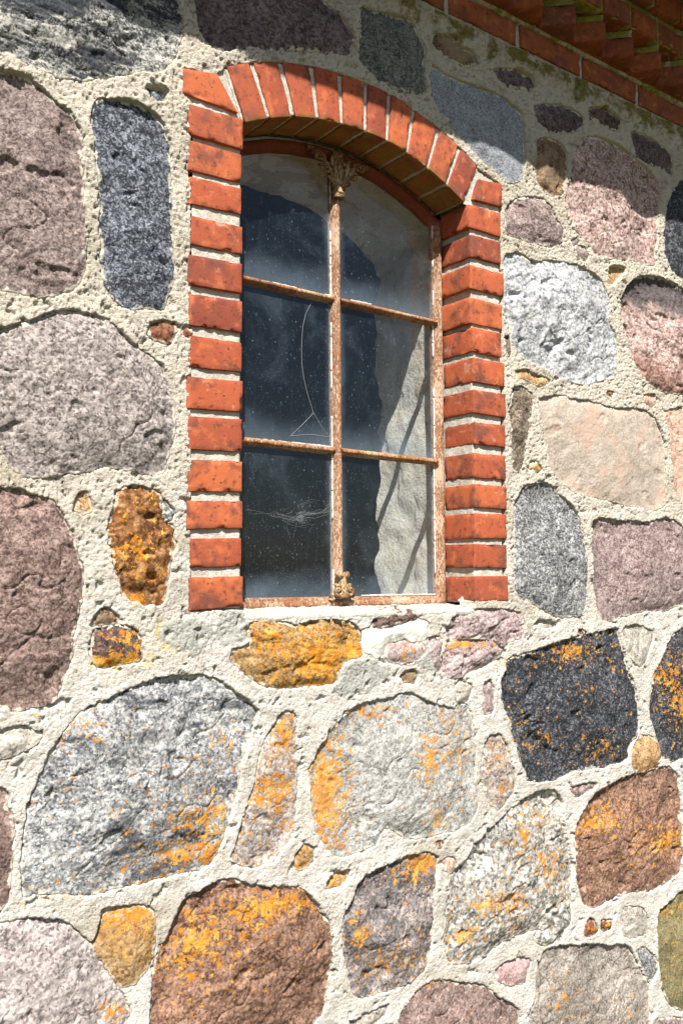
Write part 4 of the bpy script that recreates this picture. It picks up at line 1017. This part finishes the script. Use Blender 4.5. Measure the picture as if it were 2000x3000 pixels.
# ---- sill: a rough cement ledge
sd_ = MB()
ux = np.linspace(0.952, 1.640, 270); prof = [(0.150, 1.532)] + [(y, 1.531 - .12 * (0.10 - y)) for y in np.linspace(.13, .006, 30)] + [(-.002, 1.513), (.003, 1.505), (.014, 1.495), (.03, 1.485)]
pr = np.array(prof)
Px = np.repeat(ux[:, None], len(pr), 1); Py = np.repeat(pr[None, :, 0], len(ux), 0); Pz = np.repeat(pr[None, :, 1], len(ux), 0)
P3 = np.stack([Px, Py, Pz], -1)
F = P3.reshape(-1, 3)
P3 = (F + np.stack([0 * F[:, 0], .004 * fbm3(F, .03, 3, .6, 3), .004 * fbm3(F, .035, 3, .6, 8) + .003 * fbm3(F, .010, 2, .7, 9)], 1)).reshape(P3.shape)
sd_.grid(P3, flip=True)
me = sd_.mesh('sill', M_MORTAR)
nv = len(me.vertices)
for kk, vv in (('lichen', .35), ('cement', .35), ('moss', 0.0)):
    at = me.attributes.new(kk, 'FLOAT', 'POINT'); at.data.foreach_set('value', np.full(nv, vv, dtype=np.float32))
obj('sill', me, building, 'rough crumbling cement sill flecked with lichen')

# ---- iron window
window = empty('window', building)
window['label'] = 'rusty six-pane cast iron window with an arched top'
FY = 0.098
ARC = np.stack([np.interp(np.linspace(0, 10, 60), np.arange(11), INTR[:, 0]), np.interp(np.linspace(0, 10, 60), np.arange(11), INTR[:, 1])], 1)
ARC = np.array([p for p in ARC if .966 < p[0] < 1.622])
arc_f = np.stack([np.clip(ARC[:, 0], .966, 1.624), ARC[:, 1] - 0.0085], 1)
loop = np.concatenate([[(0.970, 1.526)], [(0.966, 2.2)], [(0.962, 2.574)], arc_f[1:-1], [(1.624, 2.552)], [(1.628, 2.1)], [(1.632, 1.526)]])
loop = loop[::-1]                       # anticlockwise seen from outside
def sweep_loop(mb, loop, prof):
    n = len(loop)
    e = np.roll(loop, -1, 0) - loop; e /= np.linalg.norm(e, axis=1)[:, None]
    nr = np.stack([-e[:, 1], e[:, 0]], 1)
    c = loop.mean(0)
    if ((c - loop) * nr).sum() < 0: nr = -nr
    prev = np.roll(nr, 1, 0)
    mit = nr + prev; mit /= (mit * nr).sum(1)[:, None]
    rows = [np.stack([loop[:, 0] + mit[:, 0] * i, np.full(n, y), loop[:, 1] + mit[:, 1] * i], 1) for i, y in prof]
    P = np.stack(rows, 1); P = np.concatenate([P, P[:1]], 0)
    mb.grid(P)
fb = MB()
PROF = [(0.0, .124), (0.0, .106), (.002, FY + .003), (.006, FY), (.013, FY), (.017, FY + .003), (.019, FY + .008), (.023, FY + .009), (.026, FY + .013), (.027, FY + .016), (.027, .124)]
sweep_loop(fb, loop, PROF)
frame = obj('frame', fb.mesh('frame', M_PAINT), window, 'flaking pinkish painted iron frame')
pts = np.array(fb.v[0])
def bar(name, p0, p1, w, y0, y1, mat, lab=None, soft=.004):
    """a moulded glazing bar between two (x,z) points"""
    p0 = np.array(p0); p1 = np.array(p1); d = (p1 - p0); L = np.linalg.norm(d); d /= L
    nrm = np.array([-d[1], d[0]])
    prof = [(-w / 2, y1), (-w / 2, y0 + .012), (-w / 2 + .003, y0 + .007), (-w * .2, y0 + .001), (0, y0), (w * .2, y0 + .001), (w / 2 - .003, y0 + .007), (w / 2, y0 + .012), (w / 2, y1)]
    n = max(8, int(L / .006))
    s = np.linspace(0, L, n)
    P = np.zeros((n, len(prof), 3))
    for k, (o, y) in enumerate(prof):
        P[:, k, 0] = p0[0] + d[0] * s + nrm[0] * o; P[:, k, 2] = p0[1] + d[1] * s + nrm[1] * o; P[:, k, 1] = y
    mb = MB(); mb.grid(wob(P, .0007, .012), flip=True)
    return obj(name, mb.mesh(name, mat), window, lab)
MX = lambda z: np.interp(z, [1.55, 2.65], [1.2885, 1.2765])
mull = bar('mullion', (MX(1.548), 1.548), (MX(2.63), 2.63), .0215, FY - .006, .122, M_PAINT, 'flaking painted iron mullion')
Z1, Z2 = 1.9035, 2.2745
for zc in (Z1, Z2):
    bar('muntin', (0.972, zc + .003), (MX(zc) - .010, zc), .0175, FY - .001, .120, M_RUST)
    bar('muntin', (MX(zc) + .010, zc), (1.606, zc - .003), .0175, FY - .001, .120, M_RUST)

# panes, each a 3 mm sheet held a little out of true with its neighbours
def ztop(x): return np.interp(x, loop[::-1][:, 0][2:-2], loop[::-1][:, 1][2:-2])
def pane(x0, x1, z0, z1, arched, sd):
    r_ = random.Random(sd)
    n = 24
    u = np.linspace(0, 1, n)
    xsn = x0 + (x1 - x0) * u
    top = np.array([np.interp(x, ARC[:, 0], ARC[:, 1]) - .024 for x in xsn]) if arched else np.full(n, z1)
    v = np.linspace(0, 1, n)
    X = np.repeat(xsn[:, None], n, 1); Z = z0 + (top[:, None] - z0) * v[None, :]
    cx, cz = X.mean(), Z.mean()
    tx, tz = r_.uniform(-.006, .006), r_.uniform(-.006, .006)
    Y = 0.113 + tx * (X - cx) + tz * (Z - cz) + .0006 * fbm2(X, Z, .12, 2, .5, sd)
    mb = MB()
    mb.grid(np.stack([X - cx, Y, Z - cz], -1))
    mb.grid(np.stack([X - cx, Y + .003, Z - cz], -1), flip=True)
    rim = np.concatenate([np.stack([X[:, 0], Y[:, 0], Z[:, 0]], 1), np.stack([X[-1, 1:], Y[-1, 1:], Z[-1, 1:]], 1), np.stack([X[-2::-1, -1], Y[-2::-1, -1], Z[-2::-1, -1]], 1), np.stack([X[0, -2:0:-1], Y[0, -2:0:-1], Z[0, -2:0:-1]], 1)])
    rim = rim - np.array([cx, 0, cz]); rim = np.concatenate([rim, rim[:1]])
    mb.grid(np.stack([rim, rim + np.array([0, .003, 0])], 1), flip=True)
    me = mb.mesh('pane', M_GLASS)
    me.materials.append(M_GLASS2)
    mi = np.ones(len(me.polygons), dtype=np.int32); mi[:(n - 1) * (n - 1)] = 0
    me.polygons.foreach_set('material_index', mi)
    return obj('pane', me, window, None, (cx, 0, cz))
PZ = [(1.543, Z1 - .004), (Z1 + .004, Z2 - .004), (Z2 + .004, 2.6)]
for row, (z0, z1) in enumerate(PZ):
    pane(0.985, MX(z0) - .008, z0, z1, row == 2, 10 + row)
    pane(MX(z0) + .008, 1.612, z0, z1, row == 2, 20 + row)

# putty lines along the bars (old, white, broken)
pb = MB()
rp = random.Random(3)
def putty(p0, p1, y=.1105, r=.0024):
    L = math.dist(p0, p1); s = 0
    while s < L:
        l = rp.uniform(.02, .09)
        if rp.random() < .62:
            t0, t1 = s / L, min(1, (s + l) / L)
            t_ = np.linspace(t0, t1, max(3, int(l / .006)))
            P = np.stack([p0[0] + (p1[0] - p0[0]) * t_, np.full(len(t_), y), p0[1] + (p1[1] - p0[1]) * t_], 1)
            pb.tube(P, np.array([r * rp.uniform(.5, 1.2) for _ in t_]), 6)
        s += l
for z0, z1 in PZ:
    putty((MX(z0) - .0115, z0), (MX(z1) - .0115, z1)); putty((MX(z0) + .0118, z0), (MX(z1) + .0118, z1), r=.0018)
    putty((1.602, z0), (1.599, z1 - (.03 if z1 > 2.5 else 0)))
putty((.99, Z1 + .0092), (1.27, Z1 + .0092)); putty((.99, Z2 + .0092), (1.27, Z2 + .0092)); putty((1.30, Z2 + .0092), (1.59, Z2 + .010)); putty((1.31, 1.5545), (1.60, 1.5545))
put_ = obj('putty', pb.mesh('putty', mat_plain('white_putty', (0.62, 0.60, 0.55), scale=60, bdist=.001)), window)
put_['kind'] = 'stuff'

# cast ornaments at both ends of the mullion
def spiral(cx, cz, r0, r1, a0, turns, y, n=34, dy=0.0):
    t_ = np.linspace(0, 1, n)
    r = r0 + (r1 - r0) * t_; a = math.radians(a0) + turns * 2 * math.pi * t_
    return np.stack([cx + r * np.cos(a), y + dy * t_, cz + r * np.sin(a)], 1)
om = MB(); yb = FY - .008; mx = MX(2.52)
for s in (-1, 1):
    # three scrolls stacked up each side, opening outwards
    om.tube(spiral(mx + s * .0195, 2.520, .0135, .004, 90 - s * 60, s * 1.35, yb, dy=-.006), np.linspace(.0045, .0035, 34), 8)
    om.tube(spiral(mx + s * .039, 2.556, .017, .005, 90 - s * 60, s * 1.4, yb, dy=-.007), np.linspace(.0055, .004, 34), 8)
    om.tube(spiral(mx + s * .058, 2.597, .019, .005, 90 - s * 80, s * 1.45, yb, dy=-.007), np.linspace(.0058, .004, 34), 8)
    om.ball((mx + s * .0195, yb - .004, 2.520), .0055); om.ball((mx + s * .039, yb - .005, 2.556), .0065); om.ball((mx + s * .058, yb - .005, 2.597), .006)
    om.ball((mx + s * .080, yb + .002, 2.618 - .004 * s), .010, (1, .8, 1))
    # stems curling up from the shaft
    tt = np.linspace(0, 1, 20)
    om.tube(np.stack([mx + s * (.006 + .050 * tt ** 1.5), yb + .002 - .004 * np.sin(tt * 3), 2.470 + .155 * tt - .01 * tt * tt], 1), np.linspace(.007, .0055, 20), 8)
    om.tube(np.stack([mx + s * (.003 + .022 * tt), yb - .003 - .005 * np.sin(tt * 3), 2.480 + .13 * tt], 1), np.linspace(.006, .005, 20), 8)
    # leaf lobes
    for q, (dx, dz) in enumerate(((.010, 2.494), (.013, 2.513), (.020, 2.540), (.012, 2.556), (.026, 2.577), (.010, 2.590))):
        om.tube(spiral(mx + s * dx, dz, .0075, .003, 200 if s > 0 else -20, -s * .9, yb - .005, 14), .0034, 6)
om.tube(np.stack([np.full(16, mx), np.full(16, yb - .003), np.linspace(2.47, 2.63, 16)], 1), np.linspace(.010, .005, 16), 8)
om.tube(np.stack([np.full(8, mx + .0005), np.full(8, yb + .004), np.linspace(2.455, 2.487, 8)], 1), [.0135, .0165, .0150, .0165, .0155, .0175, .015, .012], 14)
om.tube(np.stack([np.full(8, mx), np.full(8, yb + .012), np.linspace(2.49, 2.64, 8)], 1), np.linspace(.011, .020, 8), 10)
for V_ in om.v:
    V_[:, 0] = mx + (V_[:, 0] - mx) * 1.06; V_[:, 2] = 2.640 + (V_[:, 2] - 2.640) * .64
obj('ornament', om.mesh('ornament', M_OXIDE), window, 'rusty scrolled leaf capital at the head of the mullion')
om = MB(); mx = MX(1.57); yb = FY - .012
for s in (-1, 1):
    om.ball((mx + s * .0095, yb, 1.617), .0105, (1, .9, .95)); om.ball((mx + s * .016, yb + .004, 1.620), .008)
    om.tube(spiral(mx + s * .0205, 1.571, .0165, .005, 90 - s * 20, -s * 1.3 * -1, yb, dy=-.005), np.linspace(.0062, .0045, 34), 8)
    om.ball((mx + s * .0205, yb - .002, 1.571), .006)
    om.ball((mx + s * .036, yb + .006, 1.557), .007)
tt = np.linspace(0, 1, 12)
om.tube(np.stack([np.full(12, mx), np.full(12, yb + .003), 1.622 - .070 * tt], 1), .010 + .009 * tt ** 2, 12)
om.tube(np.stack([np.full(12, mx), np.full(12, yb - .005), 1.607 - .055 * tt], 1), .004 + .006 * tt ** 2, 10)
for V_ in om.v:
    V_[:, 0] = mx + (V_[:, 0] - mx) * .86; V_[:, 2] = 1.546 + (V_[:, 2] - 1.546) * .82
obj('ornament', om.mesh('ornament', M_OXIDE), window, 'small rusty scrolled foot of the mullion')

# cracks across the middle left pane
def wallpt(x, z, y): return (x, y, z)
ck = MB()
for line in CRACKS:
    P = np.array([(a / 1000, 0.1122, b / 1000) for a, b in line])
    s = np.linspace(0, len(P) - 1, 8 * (len(P) - 1) + 1)
    Pi = np.stack([np.interp(s, np.arange(len(P)), P[:, k]) for k in range(3)], 1)
    for _ in range(2): Pi[1:-1] = .25 * Pi[:-2] + .5 * Pi[1:-1] + .25 * Pi[2:]
    ck.tube(Pi, .00035, 5)
obj('crack', ck.mesh('crack', M_WEB), window, 'curved crack branching at its foot in the middle left pane')

# cobweb behind the lower left pane
cw = MB(); rw = random.Random(12)
base = np.array(WEB) / 1000.0
for k in range(60):
    i = rw.randrange(0, len(base) - 2); j = min(len(base) - 1, i + rw.randrange(1, 4))
    seg_ = base[i:j + 1]
    s = np.linspace(0, len(seg_) - 1, 9)
    sp = rw.choice((.003, .005, .010))
    x = np.interp(s, np.arange(len(seg_)), seg_[:, 0]) + rw.uniform(-.010, .010)
    z = np.interp(s, np.arange(len(seg_)), seg_[:, 1]) + rw.gauss(0, sp) + np.linspace(0, rw.gauss(0, sp), 9)
    z = z + np.array([rw.uniform(-.0015, .0015) for _ in s])
    cw.tube(np.stack([x, np.full(9, .120 + rw.uniform(0, .008)), z], 1), rw.uniform(.00006, .00014), 4)
for k in range(14):
    p = base[rw.randrange(0, len(base))]; a = rw.uniform(0, 6.28); l = rw.uniform(.01, .06)
    px_, pz_ = max(.99, min(1.27, p[0] + rw.gauss(0, .02))), p[1] + rw.gauss(0.012, .03)
    qx = max(.985, min(1.275, px_ + l * math.cos(a)))
    cw.tube(np.array([(px_, .122, pz_), ((px_ + qx) / 2, .124, pz_ + l * .5 * math.sin(a) - .003), (qx, .122, pz_ + l * math.sin(a))]), .00006, 4)
web = obj('cobweb', cw.mesh('cobweb', M_WEB))
web['label'] = 'sagging grey cobweb strung across the bottom left pane'
web['category'] = 'cobweb'

# ---- whitewashed embrasure behind the window
per0 = np.concatenate([[(0.945, 1.53)], [(0.945, 2.1)], [(0.945, 2.56)], np.stack([ARC[2:-2, 0], ARC[2:-2, 1] + .004], 1), [(1.640, 2.545)], [(1.642, 2.1)], [(1.642, 1.53)]])
def resample(P, n):
    s = np.concatenate([[0], np.cumsum(np.linalg.norm(np.diff(P, axis=0), axis=1))])
    t_ = np.linspace(0, s[-1], n)
    return np.stack([np.interp(t_, s, P[:, 0]), np.interp(t_, s, P[:, 1])], 1)
R0 = resample(np.concatenate([per0, [per0[0]]]), 320)
cen = np.array([1.29, 2.0])
ed = 44
tt = np.linspace(0, 1, ed)
P = np.zeros((320, ed, 3))
for k, t_ in enumerate(tt):
    sc = np.array([1 + .16 * t_, 1.0 + .02 * t_])
    Rk = cen + (R0 - cen) * sc
    Rk[:, 1] = np.where(R0[:, 1] < 1.56, 1.53 - .10 * t_, Rk[:, 1])
    P[:, k, 0] = Rk[:, 0]; P[:, k, 2] = Rk[:, 1]; P[:, k, 1] = .121 + .35 * t_
F = P.reshape(-1, 3)
nz_ = np.stack([fbm3(F, .16, 3, .55, 71), fbm3(F, .13, 3, .5, 75), fbm3(F, .16, 3, .55, 79)], 1)
fade = np.repeat(np.clip(tt * 3, 0, 1)[None], 320, 0).reshape(-1, 1)
F = F + nz_ * fade * np.array([.011, .0, .010]) + (fade * np.array([0, .045, 0])) * (fbm3(F, .11, 3, .55, 85)[:, None])
P = F.reshape(P.shape)
eb = MB(); eb.grid(P, flip=True)
# back rim so the wall has thickness
rim = P[:, -1]; out = rim.copy(); out[:, 0] = 1.29 + (rim[:, 0] - 1.29) * 1.6; out[:, 2] = 2.0 + (rim[:, 2] - 2.0) * 1.25; out[:, 1] += .02
eb.grid(np.stack([rim, out], 1), flip=True)
obj('embrasure', eb.mesh('embrasure', M_WASH), building, 'thick whitewashed window embrasure seen through the panes')

# ---- cornice under the eaves
cornice = empty('cornice', building)
cornice['label'] = 'toothed brick cornice of stepped courses under the eaves'
variants = {}
def brick_variants(key, dims, n=4, **kw):
    if key not in variants:
        global seed
        L = []
        for _ in range(n):
            seed += 1
            L.append(brick_mesh(dims, seed, None, mat=M_BRICK_EAVES, wear=1.7, **kw))
        variants[key] = L
    return random.choice(variants[key])
cm = MB()
def rough_box(x0, x1, y0, y1, z0, z1, st=.02):
    nx = max(2, int((x1 - x0) / st)); ny = max(3, int((y1 - y0) / .012))
    xx = np.linspace(x0, x1, nx)
    prof = [(y1, z0)] + [(y, z0) for y in np.linspace(y1, y0, ny)[1:]] + [(y0, (z0 + z1) / 2)] + [(y, z1) for y in np.linspace(y0, y1, ny)]
    P = np.stack([np.stack([xx, np.full(nx, y), np.full(nx, z)], 1) for y, z in prof], 1)
    cm.grid(wob(P, .002, .02), flip=True)
XA, XB = X_LEFT + .05, X_RIGHT - .05
# first course: stretchers laid flush
x = 1.547 - 0.263 * 12 + .009
while x < XB - .26:
    o = obj('brick', brick_variants('stretcher', (.250, .115, .066), step=.011), cornice, None, (x, -.010 + jit(), 3.0485 + jit(.001)))
    x += .263
rough_box(XA, XB, -.004, .12, 3.041, 3.127)
# dog-tooth course: bricks set cornerwise
x = 2.086 - .131 * 27
while x < XB - .1:
    o = obj('brick', brick_variants('tooth', (.090, .150, .060), step=.011), cornice, None)
    o.rotation_euler = (0, jit(.012), math.radians(45))
    # local corner (0,0) is the tip
    o.location = (x + jit(.002), -.090 + jit(.002), 3.127 + jit(.001))
    # mortar bed on the tooth
    P = []
    c45 = math.cos(math.radians(45))
    for (a, b) in ((.006, .13), (.006, .006), (.086, .006)):
        P.append((x + (a - b) * c45, -.090 + (a + b) * c45))
    P = np.array(P); n = 12
    line = np.concatenate([np.linspace(P[0], P[1], n)[:-1], np.linspace(P[1], P[2], n)])
    G = np.stack([np.concatenate([line, np.full((len(line), 1), zz)], 1) for zz in (3.186, 3.190, 3.196, 3.202, 3.206)], 1)
    cm.grid(wob(G, .0022, .018))
    x += .131
rough_box(XA, XB, -.012, .12, 3.118, 3.210)
# third course: headers on the teeth
x = 2.073 - .131 * 27
while x < XB - .12:
    o = obj('brick', brick_variants('header', (.120, .200, .064), step=.011), cornice, None, (x + jit(.002), -.094 + jit(), 3.207 + jit(.001)))
    x += .131
rough_box(XA, XB, -.089, .12, 3.208, 3.288)
# fourth course
x = 2.020 - .131 * 27
while x < XB - .12:
    o = obj('brick', brick_variants('header', (.120, .200, .064), step=.011), cornice, None, (x + jit(.002), -.120 + jit(), 3.287 + jit(.001)))
    x += .131
rough_box(XA, XB, -.114, .12, 3.290, 3.358)
me = cm.mesh('joint_mortar', M_JOINT)
at = me.attributes.new('moss', 'FLOAT', 'POINT')
zc_ = np.concatenate(cm.v)[:, 2]
at.data.foreach_set('value', (sstep(3.06, 3.16, zc_) * .62 + .15).astype(np.float32))
obj('joint_mortar', me, cornice)

# ---- roof: boarded eaves and a tiled slope
roof = empty('roof', building)
rb = MB()
EO, EZ = 0.44, 3.362
rb.box(XA - .1, XB + .1, -EO, .12, EZ, EZ + .022)
obj('eaves_board', rb.mesh('eaves_board', M_WOOD, False), roof)
rb = MB()
n = 14; L = 4.2; sl = math.radians(42)
for k in range(n):
    y0 = -EO - .02 + k * (L / n) * math.cos(sl); z0 = EZ + .03 + k * (L / n) * math.sin(sl)
    y1 = y0 + (L / n + .06) * math.cos(sl); z1 = z0 + (L / n + .06) * math.sin(sl)
    V = [(XA - .15, y0, z0 + .02), (XB + .15, y0, z0 + .02), (XB + .15, y1, z1 - .01), (XA - .15, y1, z1 - .01)]
    V += [(a, b, c + .02) for a, b, c in V]
    rb.add(V, [(0, 3, 2, 1), (4, 5, 6, 7), (0, 1, 5, 4), (1, 2, 6, 5), (2, 3, 7, 6), (3, 0, 4, 7)])
obj('tiles', rb.mesh('tiles', M_TILE, False), roof)

# ---- the rest of the shell, which keeps the room dark
sh = MB(); sh.box(X_LEFT - .02, X_LEFT + .4, .02, 4.5, -.05, 3.36); obj('side_wall', sh.mesh('side_wall', M_MORTAR, False), building)
sh = MB(); sh.box(X_RIGHT - .4, X_RIGHT + .02, .02, 4.5, -.05, 3.36); obj('side_wall', sh.mesh('side_wall', M_MORTAR, False), building)
sh = MB(); sh.box(X_LEFT - .02, X_RIGHT + .02, 4.2, 4.6, -.05, 3.36); obj('back_wall', sh.mesh('back_wall', M_ROOM, False), building)
sh = MB(); sh.box(X_LEFT, X_RIGHT, .13, 4.4, 3.30, 3.35); obj('ceiling', sh.mesh('ceiling', M_ROOM, False), building)
sh = MB(); sh.box(X_LEFT + .3, X_RIGHT - .3, .13, 4.3, .01, .06); obj('floor', sh.mesh('floor', M_ROOM, False), building)
